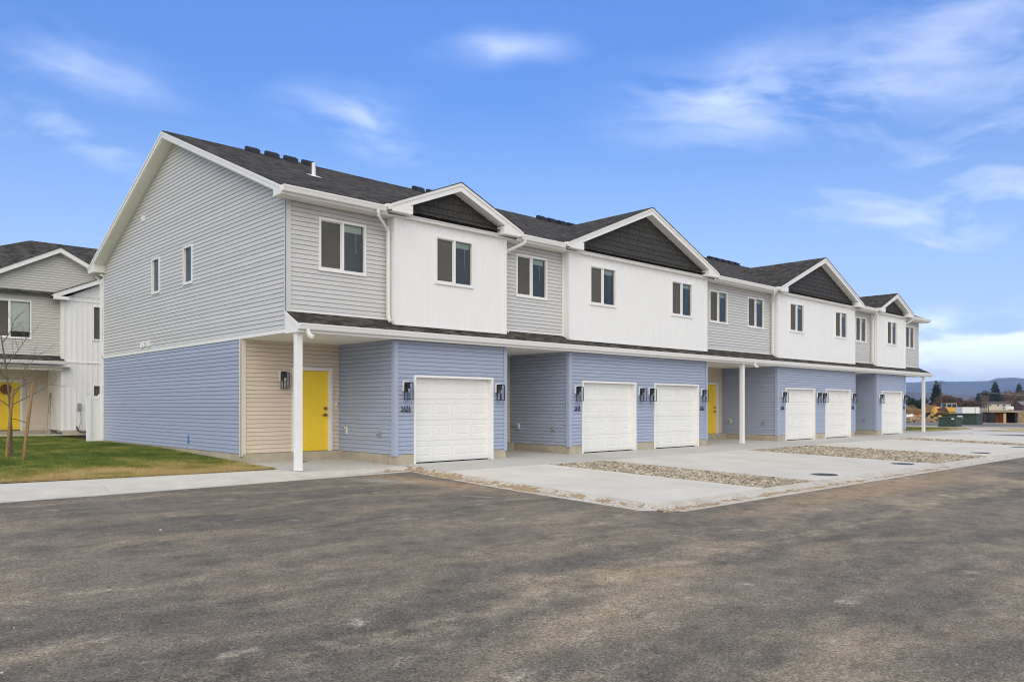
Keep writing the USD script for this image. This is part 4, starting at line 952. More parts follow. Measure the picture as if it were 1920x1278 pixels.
# roof vents and flue
for x in [1.97, 2.58, 3.19, 3.79, 8.0, 8.6, 9.2, 9.8, 14.1, 14.69, 15.28, 15.87, 26.4, 26.99, 27.6, 28.2, 28.75]:
    y = 6.56; z = rz(y); m = MB().ext([(y - .15, rz(y - .15) + .021), (y - .13, rz(y - .13) + .15), (y + .02, rz(y + .02) + .175), (y + .12, rz(y + .12) + .14), (y + .14, rz(y + .14) + .021)], x, x + .36, 'x')
    V = obj('roof_vent', m, 'vent_black', TH); obj('vent_flange', MB().ext([(y - .22, rz(y - .22) + .0205), (y - .22, rz(y - .22) + .027), (y + .18, rz(y + .18) + .027), (y + .18, rz(y + .18) + .0205)], x - .05, x + .41, 'x'), 'shingle_x', V)
x, y = 2.42, 3.46
FL = obj('flue_pipe', MB().tube([(x, y, rz(y) - .05), (x, y, rz(y) + .36)], .052, 14), 'white_trim', TH, smooth=40); obj('flue_flashing', MB().ext([(y - .15, rz(y - .15) + .022), (y - .15, rz(y - .15) + .03), (y + .14, rz(y + .14) + .03), (y + .14, rz(y + .14) + .022)], x - .14, x + .16, 'x'), 'white_trim', FL)
# meter on the far end
ME = obj('electric_meter', MB().box(34.36, 34.62, .10, .26, 1.45, 2.0).tube([(34.48, .18, 1.45), (34.48, .18, .05)], .03), 'galv', TH)

# ------------------------------------------------------------------ neighbouring building on the left
NB = thing('neighbour_townhouse', 'grey and white neighbouring townhouse with a yellow door seen at the left edge', 'building', (0, 21.0, .2))
YW, YV, YD = 20.815, 21.10, 23.02
XW0, XW1 = .56, 4.3; XL = -16.0
Pw, Pv, Pd = plane_y(YW), plane_y(YV), plane_y(YD)
def nwall(name, M, z0, z1, u0, u1, material, holes=(), interval=None, top=None, merge=False):
    m = MB(); cz = sorted({z0, z1} | {q for h in holes for q in h[2:]})
    for a, b in zip(cz[:-1], cz[1:]):
        cu = u0
        for h in sorted(holes):
            if h[2] < (a + b) / 2 < h[3]: m.quad(M(cu, -.02, a), M(h[0], -.02, a), M(h[0], -.02, b), M(cu, -.02, b)); cu = h[1]
        m.quad(M(cu, -.02, a), M(u1, -.02, a), M(u1, -.02, b), M(cu, -.02, b))
    if top: m.add([M(u0, 0, z1), M(u1, 0, z1), M(top[0], 0, top[1])], [(0, 1, 2)])
    w = obj(name, m, material, NB); siding(w, M, z0, top[1] if top else z1, interval or (lambda z: (u0, u1)), holes, material, merge)
XA, ZA = .52, 7.72
def ngab(z):
    h = (ZA - z) / .52
    if h < .03: return None
    return (max(-5.2, XA - h), min(XW0 if z < 6.0 else 3.2, XA + h))
nwall('front_wall', Pv, 3.47, 5.05, -5.2, XW0, 'warm_grey_vinyl', [(-1.98, -.47, 4.13, 5.05)])
nwall('front_wall', Pv, 5.05, 5.9, -5.2, XW0, 'warm_grey_vinyl', [(-1.98, -.47, 5.05, 5.66)])
m = MB().add([(x, YV + .02, z) for x, z in ((-5.2, 5.9), (3.2, 5.9), (3.2, 6.3), (XA, ZA), (-3.2, 5.9))], [(0, 1, 2), (4, 2, 3)])
w = obj('gable_wall', m, 'warm_grey_vinyl', NB)
siding(w, Pv, 5.9, ZA - .05, lambda z: (lambda h: (XA - h, min(3.2, XA + h)) if h > .03 else None)((ZA - z) / .52), (), 'warm_grey_vinyl')
def nwindow(M, u0, u1, z0, z1, slider): return window(NB, M, u0, u1, z0, z1, slider, seed=3, tint='clear_glass', screened=not slider, shade=.84 if slider else 0)
nwindow(Pv, -1.98, -.47, 4.13, 5.66, True)
nwall('porch_wall', Pd, .36, 3.0, -5.2, .80, 'beige_vinyl', [(-1.60, -.40, .36, 2.51)])
nwall('porch_side_wall', lambda u, o, z: (XW0 + .30 - o, u, z), .36, 3.0, YV, YD, 'beige_vinyl', merge=True)
fr = MB().box(-1.60, -1.51, -.1, .036, .34, 2.43, Pd).box(-.49, -.40, -.1, .036, .34, 2.43, Pd).box(-1.60, -.40, -.1, .036, 2.43, 2.51, Pd)
F = obj('door_frame', fr, 'white_trim', NB); obj('yellow_door', MB().box(-1.505, -.495, -.09, -.05, .40, 2.425, Pd), 'yellow', F); obj('threshold', MB().box(-1.505, -.495, -.09, .02, .36, .398, Pd), 'black', F)
obj('porch_roof', MB().ext([(YV, 3.47), (YV - .68, 3.20), (YV - .68, 3.18), (YV, 3.44)], -5.3, .62, 'x'), 'shingle_x', NB)
obj('gutter', MB().ext(gut(YV - .685, 3.225), -5.3, .66, 'x'), 'white_trim', NB)
obj('porch_beam', MB().box(-5.3, .56, YV - .45, YV - .38, 2.86, 3.12), 'soffit', NB)
obj('porch_soffit', MB().box(-5.3, .86, YV - .68, YD, 3.0, 3.01), 'soffit', NB)
obj('foundation', MB().box(-5.2, .85, -.008, .2, .0, .355, Pd), 'foundation', NB)
# white bay
wm = MB(); wb = [(1.72, 2.45, 4.18, 5.63), (1.72, 2.45, 1.30, 2.30)]
cz = [.40, 1.30, 2.30, 4.18, 5.63, 5.80]
for z0, z1 in zip(cz[:-1], cz[1:]):
    if (z0, z1) in ((4.18, 5.63), (1.30, 2.30)): wm.quad(Pw(XW0, 0, z0), Pw(1.72, 0, z0), Pw(1.72, 0, z1), Pw(XW0, 0, z1)); wm.quad(Pw(2.45, 0, z0), Pw(XW1, 0, z0), Pw(XW1, 0, z1), Pw(2.45, 0, z1))
    else: wm.quad(Pw(XW0, 0, z0), Pw(XW1, 0, z0), Pw(XW1, 0, z1), Pw(XW0, 0, z1))
wm.add([Pw(XW0, 0, 5.8), Pw(XW1, 0, 5.8), Pw(2.43, 0, 6.78), ], [(0, 1, 2)])
wm.quad((XW0, YW, .4), (XW0, YD, .4), (XW0, YD, 3.0), (XW0, YW, 3.0)); wm.quad((XW0, YW, 3.0), (XW0, YV, 3.0), (XW0, YV, 5.8), (XW0, YW, 5.8))
BW = obj('bay_wall', wm, 'white_vinyl', NB)
k = XW0 + .09
while k < 2.9:
    bm = MB()
    for z0, z1 in ((.40, 3.19), (3.25, 5.76), (5.80, 5.85 + (k - XW0) * .48)):
        if 1.68 < k < 2.47:
            for a, b in ((z0, 1.28), (2.32, z1)) if z1 < 3.2 else ((z0, 4.16), (5.65, z1)) if z1 < 5.77 else ((z0, z1),):
                if b > a: bm.box(k, k + .04, 0, .016, a, b, Pw)
        elif z1 > z0: bm.box(k, k + .04, 0, .016, z0, z1, Pw)
    obj('board', bm, 'white_vinyl', BW); k += .203
obj('band_board', MB().box(XW0, XW1, 0, .03, 3.19, 3.245, Pw), 'white_trim', NB); obj('band_board', MB().box(XW0, XW1, 0, .03, 5.76, 5.80, Pw), 'white_trim', NB)
obj('corner_trim', MB().box(XW0 - .02, XW0 + .085, .0, .03, .37, 5.75, Pw).box(XW0 - .024, XW0 - .0, YW, YW + .09, .37, 5.75), 'white_trim', NB)
nwindow(Pw, 1.72, 2.45, 4.18, 5.63, False); nwindow(Pw, 1.72, 2.45, 1.30, 2.30, False)
obj('foundation', MB().box(XW0 + .01, XW1, -.01, .2, .0, .395, Pw), 'foundation', NB)
# low rake over the bay and rakes of the big gable
obj('rake_board', MB().ext([(XW0 - .38, 5.97), (2.45, 6.98), (2.45, 6.78), (XW0 - .38, 5.78)], YW - .32, YW, 'y'), 'white_trim', NB)
obj('roof', MB().ext([(XW0 - .42, 5.985), (2.45, 7.01), (2.45, 6.985), (XW0 - .42, 5.96)], YW - .35, YV + .3, 'y'), 'shingle_y', NB)
obj('eave_return', MB().box(XW0 - .38, XW0 + .20, YW - .325, YW - .002, 5.76, 5.89), 'white_trim', NB)
for s in (-1, 1):
    hw = 4.2 if s < 0 else 2.6
    obj('rake_board', MB().ext([(XA, ZA + .20), (XA + s * hw, ZA + .20 - .52 * hw), (XA + s * hw, ZA - .52 * hw), (XA, ZA)], YV - .32, YV, 'y'), 'white_trim', NB)
    q = [(XA, YV - .35, ZA + .22), (XA + s * hw, YV - .35, ZA + .22 - .52 * hw), (XA + s * hw, YV + 5, ZA + .22 - .52 * hw), (XA, YV + 6, ZA + .22)]
    obj('roof', MB().add(q + [(a, b, c - .02) for a, b, c in q], [(0, 1, 2), (0, 2, 3), (0, 1, 5), (0, 5, 4)]), 'shingle_y', NB)
# main hipped roof behind: ridge along x
RY, RZ2 = 28.0, 9.38
q = [(.9, RY, RZ2), (30, RY, RZ2), (30, YV - .3, 5.95), (-6.6, YV - .3, 5.95), (-6.6, 34.9, 5.95), (30, 34.9, 5.95)]
obj('roof', MB().add(q, [(0, 2, 1), (0, 3, 2), (0, 4, 3), (0, 5, 4), (0, 1, 5)]), 'shingle_x', NB)
obj('rear_wall', MB().quad((XW1, YV, .2), (30, YV, .2), (30, YV, 5.95), (XW1, YV, 5.95)).quad((-5.2, YV, .2), (-5.2, 34, .2), (-5.2, 34, 5.95), (-5.2, YV, 5.95)), 'warm_grey_vinyl', NB)
EB = obj('electric_box', MB().box(1.13, 1.27, .02, .12, 1.24, 1.52, Pw), 'galv', NB); obj('conduit', MB().tube([(1.24, YW - .07, 1.24), (1.26, YW - .07, .8), (1.20, YW - .07, .55), (1.16, YW - .07, .38)], .014), 'galv', EB)
pathm = MB().quad((-9, 19.9, .225), (4.2, 19.9, .225), (4.2, 23.0, .235), (-9, 23.0, .235)); obj('path', pathm, 'slab_grey', kind='structure')
WR = thing('wreath', 'round brown straw wreath on the neighbouring yellow door', 'wreath', (-1.0, YD - .02, 2.1))
tor = trimesh.creation.torus(.155, .055, major_sections=22, minor_sections=9); tor.apply_transform(trimesh.transformations.rotation_matrix(np.pi / 2, [1, 0, 0])); tor.vertices += np.random.default_rng(2).normal(0, .008, tor.vertices.shape); tor.apply_translation(WR.o); obj('straw_ring', tor, 'wreath', WR)
dk = trimesh.creation.cylinder(.12, .03, sections=16); dk.apply_transform(trimesh.transformations.rotation_matrix(np.pi / 2, [1, 0, 0])); dk.apply_translation(WR.o); obj('centre', dk, 'wreath', WR)
LD = thing('ladder', 'slim folding ladder leaning in the beige porch corner', 'ladder', (.1, YV - .1, .24))
a0, a1 = np.array([.02, YV - .25, .24]), np.array([.50, YD - .55, 1.95]); off = np.array([.28, -.1, 0]) * .32
for s in (0, 1): obj('rail', MB().tube([a0 + off * s, a1 + off * s * .5], .022, 4), 'alu', LD)
for t in np.linspace(.12, .9, 7): obj('rung', MB().tube([a0 + (a1 - a0) * t, a0 + off + (a1 + off * .5 - a0 - off) * t], .014, 5), 'alu', LD)
AC = thing('air_conditioner', 'dark air conditioner unit behind the white vinyl fence', 'air conditioner', (1.75, 20.2, .23))
obj('cabinet', MB().box(1.45, 2.05, 19.95, 20.5, .27, .98), 'vent_black', AC)
for k in range(14): obj('louvre', MB().box(1.44, 1.449, 19.97, 20.48, .31 + k * .045, .335 + k * .045), 'black', AC)
obj('pad', MB().box(1.35, 2.15, 19.85, 20.6, .2, .27), 'concrete_pad', AC)
obj('refrigerant_line', MB().tube([(1.10, 20.74, .55), (1.10, 20.6, .40), (1.25, 20.5, .30), (1.46, 20.3, .33)], .03), 'black', AC)
# white vinyl fence closing the gap
VF = thing('vinyl_fence', 'white vinyl privacy fence at the rear corner of the blue wall', 'fence', (-.25, 13.3, .18))
obj('post', MB().box(-.50, -.37, 13.24, 13.37, .15, 1.80), 'white_vinyl', VF); obj('post', MB().box(-.13, -.012, 13.26, 13.36, .15, 1.80), 'white_vinyl', VF)
obj('cap', MB().box(-.52, -.35, 13.22, 13.39, 1.80, 1.83), 'white_trim', VF)
for z0, z1 in ((.22, .36), (1.62, 1.74)): obj('rail', MB().box(-.37, -.13, 13.275, 13.335, z0, z1), 'white_vinyl', VF)
for k in range(2): obj('picket', MB().box(-.368 + k * .119, -.252 + k * .119, 13.29, 13.32, .36, 1.62), 'white_vinyl', VF)

# ------------------------------------------------------------------ young tree, stakes, flag
def limb(mb, p, d, L, r, depth, rs):
    n = 6; pts = [p]; dd = d / np.linalg.norm(d)
    for k in range(n):
        dd = dd + rs.normal(0, .10, 3) + np.array([0, 0, .05]); dd /= np.linalg.norm(dd); pts.append(pts[-1] + dd * L / n)
    mb.tube(pts, np.linspace(r, r * .35, n + 1), 5)
    if depth:
        for k in range(2, n + 1):
            if rs.random() < .75:
                q = np.cross(dd, rs.normal(size=3)); q /= np.linalg.norm(q); limb(mb, pts[k], dd * .6 + q * .8 + np.array([0, 0, .2]), L * rs.uniform(.3, .5), r * .45, depth - 1, rs)
YT = thing('young_tree', 'thin leafless young tree tied between two wooden stakes on the lawn', 'tree', (-3.93, 6.53, .16))
rs = np.random.default_rng(12); tp = [(-3.93, 6.53, .14), (-3.95, 6.53, .9), (-3.98, 6.53, 1.6), (-4.05, 6.52, 2.3), (-4.13, 6.52, 2.9), (-4.2, 6.55, 3.5), (-4.3, 6.6, 3.95)]
obj('trunk', MB().tube(tp, [.036, .031, .027, .022, .017, .011, .005], 9), 'bark', YT, smooth=True)
br = [((-3.96, 6.53, 1.40), (.8, -.3, .42), 1.15), ((-3.97, 6.53, 1.55), (.75, .4, .55), .95), ((-3.97, 6.53, 1.38), (-.9, .1, .5), .9), ((-3.99, 6.53, 1.9), (.7, -.4, .75), 1.0), ((-4.0, 6.53, 2.0), (-.7, -.5, .7), .9), ((-4.05, 6.52, 2.35), (.55, -.1, .9), .95), ((-4.08, 6.52, 2.5), (-.6, .4, .8), .8), ((-4.13, 6.52, 2.9), (.45, -.3, .9), .75), ((-4.16, 6.53, 3.1), (-.4, -.2, .9), .7), ((-3.95, 6.53, 1.75), (.9, -.1, .35), .9)]
for p, d, L in br:
    mb = MB(); limb(mb, np.array(p), np.array(d, float), L, .013, 2, rs); obj('branch', mb, 'bark', YT, smooth=True)
S1 = obj('tree_stake', MB().tube([(-4.07, 6.45, .0), (-3.93, 6.40, 1.82)], .035, 12), 'wood_stake', smooth=50, label='left wooden stake nearly touching the young tree trunk', cat='stake')
S2 = obj('tree_stake', MB().tube([(-3.91, 5.54, .0), (-3.68, 5.62, 1.93)], .035, 12), 'wood_stake', smooth=50, label='right wooden stake leaning away from the young tree', cat='stake')
obj('tree_tie', MB().tube([(-3.96, 6.55, 1.10), (-3.9, 6.2, 1.08), (-3.82, 5.85, 1.03), (-3.80, 5.57, 1.02)], .008, 5).tube([(-3.96, 6.58, 1.10), (-4.0, 6.5, 1.10), (-3.97, 6.44, 1.12)], .012, 5), 'black', label='dark strap tying the young tree to its right stake', cat='strap')
FM = thing('marker_flag', 'small blue flag on a wire standing in the lawn by the blue wall', 'flag', (-.40, 4.79, .1))
obj('wire', MB().tube([(-.40, 4.79, .06), (-.41, 4.79, .66)], .006, 5), 'wood_stake', FM); obj('flag', MB().add([(-.41, 4.79, .66), (-.385, 4.77, .64), (-.37, 4.76, .45), (-.405, 4.79, .43), (-.412, 4.785, .55)], [(0, 1, 2), (0, 2, 3), (0, 3, 4)]), 'flag_blue', FM)

# ------------------------------------------------------------------ right end: verges, cross street
def sheet(name, P, z, material, label=None, cat=None):
    v = [(x, y, z) for x, y in P]; obj(name, (np.array(v), [(0, i, i + 1) for i in range(1, len(v) - 1)]), material, label=label, cat=cat, kind='structure')
sheet('walkway', [(38.2, 2.4), (38.2, -7.86), (44, -7.86), (53, -1.0), (53, 8)], -.128, 'slab_light')
sheet('verge', [(38.3, 1.9), (49.5, 1.2), (52.3, 2.6), (51, 14), (38.3, 14)], -.118, 'lawn_soil')
sheet('verge', [(46.5, .5), (45.2, -2.4), (47, -9), (57, -9), (54, -.6)], -.118, 'lawn_soil')
sheet('parking_strip', [(36.4, -2.3), (39.4, -2.2), (43.4, -7.86), (36.9, -7.86)], -.122, 'asphalt_far')
sheet('cross_street', [(56.8, 30), (56.8, -40), (71, -40), (71, 30)], -.150, 'asphalt_far')
obj('kerb_line', MB().box(56.4, 56.8, -40, 30, -.25, -.10), 'curb', kind='structure')
obj('dirt_lot', (lambda g: (np.c_[g[0].ravel(), g[1].ravel(), (far_z(g[0], g[1]) - .02 + .10 * (meshkit.fbm(np.stack([g[0], g[1], 0 * g[0]], -1) * .35, 4, 3) - .35)).ravel()], [q for i in range(59) for j in range(59) for a in [i * 60 + j] for q in ((a, a + 1, a + 61), (a, a + 61, a + 60))]))(np.meshgrid(np.linspace(71, 135, 60), np.linspace(-40, 60, 60), indexing='ij')), 'soil', smooth=True, kind='structure')
def vs(r, n): return 38.5 + 13 * r.random(n), 1.9 + 11 * r.random(n)
obj('verge_grass', blades(22000, vs, lambda x, y: -.118 + 0 * x, .03, .08, .012, 8), 'grass', pieces=3, label='strip of lawn past the last porch post', cat='grass', kind='stuff')

T1 = thing('transformer_box', 'low dark green utility box on the verge before the telehandler', 'utility box', (54.2, 4.05, -.15))
obj('cabinet', MB().box(53.4, 54.75, 3.5, 4.65, -.08, .56), 'green_box', T1); obj('lid', MB().box(53.36, 54.8, 3.46, 4.69, .56, .62), 'green_box', T1); obj('pad', MB().box(53.2, 55.0, 3.3, 4.85, -.2, -.08), 'concrete_pad', T1); obj('label_plate', MB().box(53.385, 53.399, 3.6, 3.78, .44, .54), 'wrap_white', T1)
T2 = thing('transformer_box', 'taller dark green utility box with a white notice plate', 'utility box', (63.5, 6.6, -.15))
bx, by = 64.96, 6.32
obj('cabinet', MB().box(bx - .7, bx + .9, by - 1.05, by + 1.05, -.15, .70), 'green_box', T2); obj('lid', MB().box(bx - .74, bx + .94, by - 1.1, by + 1.1, .70, .80), 'green_box', T2); obj('label_plate', MB().box(bx - .715, bx - .701, by + .0, by + .38, .35, .62), 'wrap_white', T2)
ST = obj('survey_stake', MB().tube([(50.56, 4.6, -.2), (50.56, 4.6, .42)], .03, 4).tube([(50.56, 4.6, .42), (50.56, 4.6, .52)], .045, 4), 'lumber', label='thin wooden survey stake before the low green utility box', cat='stake')

def local(x, y, rot=0.0):
    z = float(far_z(x, y)); c, s = math.cos(rot), math.sin(rot); return (x, y, z), (lambda a, b, h: (x + c * a - s * b, y + s * a + c * b, z + h))
RA = math.atan2(RIGHT[1], RIGHT[0])      # things out there mostly stand square to the view of the street
o, M = local(72.86, 8.49, RA)
SK = thing('wrapped_stack', 'white wrapped pallet stack behind the taller utility box', 'pallet stack', o)
obj('pallet', MB().box(-.85, .85, -.6, .6, .0, .14, M), 'lumber', SK); obj('wrapped_load', MB().box(-.80, .36, -.55, .55, .14, 1.52, M), 'wrap_white', SK); obj('wrapped_load', MB().box(.41, .80, -.55, .55, .14, 1.52, M), 'wrap_white', SK); obj('strap', MB().box(.362, .408, -.552, .552, .14, 1.50, M), 'iron', SK)
obj('strap', MB().box(-.802, .362, -.556, -.5505, .80, .84, M), 'iron', SK)
o, M = local(79.33, 9.25, RA)
PL = thing('pallet_pile', 'small dark pile of pallets right of the utility boxes', 'pallets', o)
for k in range(5): obj('pallet', MB().box(-.30, .32, -.4, .4, .04 + k * .16, .08 + k * .16, M).box(-.28, -.2, -.4, .4, .08 + k * .16, .16 + k * .16, M).box(.2, .28, -.4, .4, .08 + k * .16, .16 + k * .16, M), 'rust_wood', PL)
o, M = local(87.6, 9.7, RA)
BN = thing('timber_bin', 'dark open fronted timber bin with a pale top board on the dirt lot', 'bin', o)
obj('back_board', MB().box(-1.4, 1.4, .75, .82, .02, 1.15, M), 'rust_panel', BN)
for a in (-1.42, 1.12): obj('side_panel', MB().box(a, a + .30, -.75, .8, .02, 1.15, M), 'black', BN)
obj('side_panel', MB().box(-1.1, -.85, -.6, .74, .02, 1.1, M), 'vent_black', BN)
obj('top_board', MB().box(-1.5, 1.5, -.8, .86, 1.16, 1.24, M), 'lumber', BN)
for k in range(5): obj('board', MB().box(-.8 + k * .38, -.45 + k * .38, .60, .74, .05, 1.08, M), 'rust_panel', BN)
o, M = local(86.24, 8.92, RA)
obj('bollard', MB().box(-.10, .10, -.10, .10, -.05, .98, M).box(-.085, .085, -.085, .085, .98, 1.02, M), 'lumber', label='pale square timber post standing before the dark bin', cat='post')
# telehandler
o, M = local(91.71, 16.82, RA + .12)
TL = thing('telehandler', 'yellow telescopic loader parked on the dirt lot facing left', 'telehandler', o)
body = MB(); 
def MX(mb, poly, b0, b1):   # side outline (a, h) extruded across b
    mm = trimesh.creation.extrude_polygon(Polygon(poly), 1.0, engine='earcut'); p = np.array(mm.vertices); return mb.add([M(a, b0 + t * (b1 - b0), h) for a, h, t in p], mm.faces)
obj('chassis', MX(MB(), [(-1.1, .55), (-.6, .85), (.5, .9), (3.2, 1.0), (3.3, .55), (2.5, .42), (-.5, .42)], -.72, .72), 'tyre', TL)
obj('body_panel', MX(MB(), [(.25, 1.22), (3.3, 1.22), (3.4, .62), (1.9, .45), (.75, .45)], -.86, .80), 'loader_yellow', TL)
obj('boom', MX(MB(), [(-.15, 1.72), (.1, 1.80), (3.6, 1.62), (3.6, 1.30), (.45, 1.28), (.2, 1.30)], -1.02, -.60), 'loader_yellow', TL)
obj('boom_arm', MX(MB(), [(-1.25, 1.62), (-.1, 1.74), (.15, 1.34), (-.35, 1.42), (-1.0, 1.30)], -.98, -.64), 'rust_wood', TL)
obj('boom_head', MX(MB(), [(-1.62, 1.30), (-1.42, 1.78), (-.95, 1.86), (-.80, 1.66), (-1.12, 1.58), (-1.18, .72), (-1.5, .66)], -.95, -.5), 'loader_yellow', TL)
for k in (-.95, -.55): obj('fork', MX(MB(), [(-2.3, .18), (-1.5, .22), (-1.42, .95), (-1.5, .95), (-1.58, .30), (-2.3, .24)], k, k + .12), 'tyre', TL)
cg = MX(MB(), [(.45, 1.25), (.6, 2.18), (1.8, 2.18), (2.0, 1.25)], -.1, .75).arr(); obj('cab', (cg[0], cg[1][:, ::-1]), 'window_glass', TL)
cf = MB()
for p, q in (((.45, 1.25), (.6, 2.18)), ((.6, 2.18), (1.8, 2.18)), ((1.8, 2.18), (2.0, 1.25)), ((1.2, 1.25), (1.2, 2.18))):
    for b in (-.12, .77): cf.tube([M(p[0], b, p[1]), M(q[0], b, q[1])], .055, 5)
obj('cab_frame', cf, 'galv', TL); obj('cab_roof', MB().box(.55, 1.85, -.15, .8, 2.18, 2.25, M), 'galv', TL)
for a, b in ((-1.05, -1.0), (2.35, -1.0), (-1.05, .75), (2.35, .75)):
    w = trimesh.creation.cylinder(.58, .34, sections=26); w.apply_transform(trimesh.transformations.rotation_matrix(np.pi / 2, [1, 0, 0])); vv = np.array([M(a + p[0], b + p[1], .58 + p[2]) for p in w.vertices])
    Wh = obj('wheel', (vv, w.faces), 'tyre', TL, smooth=30); w = trimesh.creation.cylinder(.30, .36, sections=18); w.apply_transform(trimesh.transformations.rotation_matrix(np.pi / 2, [1, 0, 0])); obj('rim', (np.array([M(a + p[0], b + p[1], .58 + p[2]) for p in w.vertices]), w.faces), 'loader_yellow', Wh, smooth=30)
obj('decal', MB().box(1.0, 2.5, -1.026, -1.021, 1.42, 1.54, M), 'black', TL)
# building debris at the left of the loader
o, M = local(81.24, 15.71, RA)
rb = stones(420, lambda r, n: np.array([M(r.normal(0, .9), r.normal(0, .5), abs(r.normal(0, .22))) for _ in range(n)]), .13, 41)
obj('rubble', rb, 'dirt', pieces=12, label='heap of reddish rubble left of the telehandler', cat='rubble', kind='stuff')
o, M = local(84.79, 17.85, RA)
obj('white_bag', trimesh.Trimesh(*[np.array(q) for q in (lambda i: ([M(*(p * (.75, .5, .5) + (0, 0, .4))) for p in i.vertices * (1 + .12 * np.sin(7 * i.vertices[:, :1]))], i.faces))(trimesh.creation.icosphere(2, 1.0))], process=False), 'wrap_white', smooth=True, label='bulging white sack behind the last porch post', cat='sack')
o, M = local(84.13, 15.73, RA)
obj('white_bag', trimesh.Trimesh(*[np.array(q) for q in (lambda i: ([M(*(p * (.8, .5, .22) + (0, 0, .2))) for p in i.vertices * (1 + .12 * np.sin(6 * i.vertices[:, :1]))], i.faces))(trimesh.creation.icosphere(2, 1.0))], process=False), 'wrap_white', smooth=True, label='low white sack beside the telehandler wheel', cat='sack')
o, M = local(92.66, 20.05, RA)
NF = thing('safety_fence', 'orange plastic safety netting sagging behind the rubble', 'fence', o)
for a in (-3, -1, 1, 3): obj('post', MB().box(a - .03, a + .03, -.03, .03, 0, 1.2, M), 'lumber', NF)
nm = MB()
for a0 in np.arange(-3, 3, .25):
    s = lambda a: .95 - .18 * math.sin((a + 3) * math.pi / 2) ** 2
    for h in (.25, .45, .65, .85, 1.0): nm.quad(M(a0, 0, h * s(a0)), M(a0 + .25, 0, h * s(a0 + .25)), M(a0 + .25, 0, h * s(a0 + .25) + .09), M(a0, 0, h * s(a0) + .09))
    nm.box(a0 - .03, a0 + .03, -.004, .004, .2, s(a0), M)
obj('netting', nm, 'orange_net', NF)

for (px_, py_), nn, sz, lb in (((112.0, 15.0), 300, .16, 'low tan dirt heap right of the dark bin'), ((107.0, 19.3), 160, .10, 'scattered broken lumber and clods left of the dark bin')):
    o, M = local(px_, py_, RA); obj('rubble', stones(nn, lambda r, n: np.array([M(r.normal(0, 1.3), r.normal(0, .6), abs(r.normal(0, .22))) for _ in range(n)]), sz, 43), 'dirt', pieces=12, label=lb, cat='rubble', kind='stuff')
# dry field vegetation
def dry(r, n):
    d = r.uniform(112, 235, n); a = YAW - r.uniform(.36, .72, n); return CAM[0] + d * np.cos(a), CAM[1] + d * np.sin(a)
def dry2(r, n):
    x, y = dry(r, 3 * n); k = meshkit.fbm(np.c_[x, y, 0 * x] * .12, 3, 9); i = np.argsort(-k + r.normal(0, .05, 3 * n))[:n]; return x[i], y[i]
obj('dry_grass', blades(60000, dry2, lambda x, y: far_z(x, y), .25, .95, .035, 15), 'dry_grass', pieces=3, label='tan dry weeds over the field behind the dirt lot', cat='weeds', kind='stuff')

# ------------------------------------------------------------------ trees far right
def foliage(n, shape, seed, leaf, droop=0.0):
    r = np.random.default_rng(seed); P, D = shape(r, n); s = leaf * r.uniform(.6, 1.4, (n, 1)); a = r.normal(size=(n, 3)); a /= np.linalg.norm(a, axis=1, keepdims=True)
    d = D + r.normal(0, .35, (n, 3)); d /= np.linalg.norm(d, axis=1, keepdims=True); w = np.cross(d, a); w /= np.linalg.norm(w, axis=1, keepdims=True)
    return np.stack([P - w * s * .32, P + w * s * .32, P + d * s * 1.3], 1).reshape(-1, 3), np.arange(3 * n).reshape(-1, 3)
def conifer(x, y, hgt, rad, label, seed, lumps=0.25):
    (x, y, z), M = local(x, y); t = thing('conifer', label, 'tree', (x, y, z), 'evergreens along the far field')
    obj('trunk', MB().tube([(x, y, z - .2), (x, y, z + hgt * .96)], [.03 * hgt, .004 * hgt], 7), 'bark', t)
    def shp(r, n):
        h = 1 - np.sqrt(r.random(n)) * .93; ang = r.uniform(0, 2 * np.pi, n); lump = 1 + lumps * np.sin(ang * 3 + h * 22 + seed) + lumps * np.sin(h * 40 + seed); rr = rad * (1 - h) ** .8 * lump * np.sqrt(r.uniform(.15, 1, n))
        P = np.c_[x + rr * np.cos(ang), y + rr * np.sin(ang), z + hgt * (.06 + .94 * h)]; return P, np.c_[np.cos(ang), np.sin(ang), -.25 + 0 * ang]
    obj('crown', foliage(3200, shp, seed, .05 * hgt), 'needle', t, pieces=3)
def bush(x, y, hgt, rad, mt, label, seed, cat='shrub', name='bare_shrub', grp='shrubs and trees along the far field', n=2600, leaf=.06):
    (x, y, z), M = local(x, y); t = thing(name, label, cat, (x, y, z), grp); r0 = np.random.default_rng(seed)
    st = MB()
    for k in range(7):
        a = r0.uniform(0, 6.3); st.tube([(x, y, z - .1), (x + .25 * rad * math.cos(a), y + .25 * rad * math.sin(a), z + .35 * hgt), (x + .7 * rad * math.cos(a), y + .7 * rad * math.sin(a), z + .85 * hgt)], [.03 * hgt, .02 * hgt, .005 * hgt], 5)
    obj('trunk', st, 'bark', t)
    C8 = [(r0.normal(0, .45) * rad, r0.normal(0, .45) * rad, hgt * r0.uniform(.35, .8), rad * r0.uniform(.35, .6)) for _ in range(9)]
    def shp(r, n):
        k = r.integers(0, 9, n); c = np.array(C8)[k]; v = r.normal(size=(n, 3)); v /= np.linalg.norm(v, axis=1, keepdims=True); q = c[:, 3:4] * np.cbrt(r.random((n, 1))); P = np.array([x, y, z]) + c[:, :3] + v * q * (1, 1, .8); P[:, 2] = np.maximum(P[:, 2], z + .05); return P, v * .6 + (0, 0, .7)
    obj('crown', foliage(n, shp, seed, leaf * hgt), mt, t, pieces=3)
conifer(272.84, 76.84, 10.6, 2.0, 'tall dark conifer rising above the telehandler', 61)
conifer(536.72, 130.24, 17.6, 3.6, 'tall pointed conifer behind the tan house', 62)
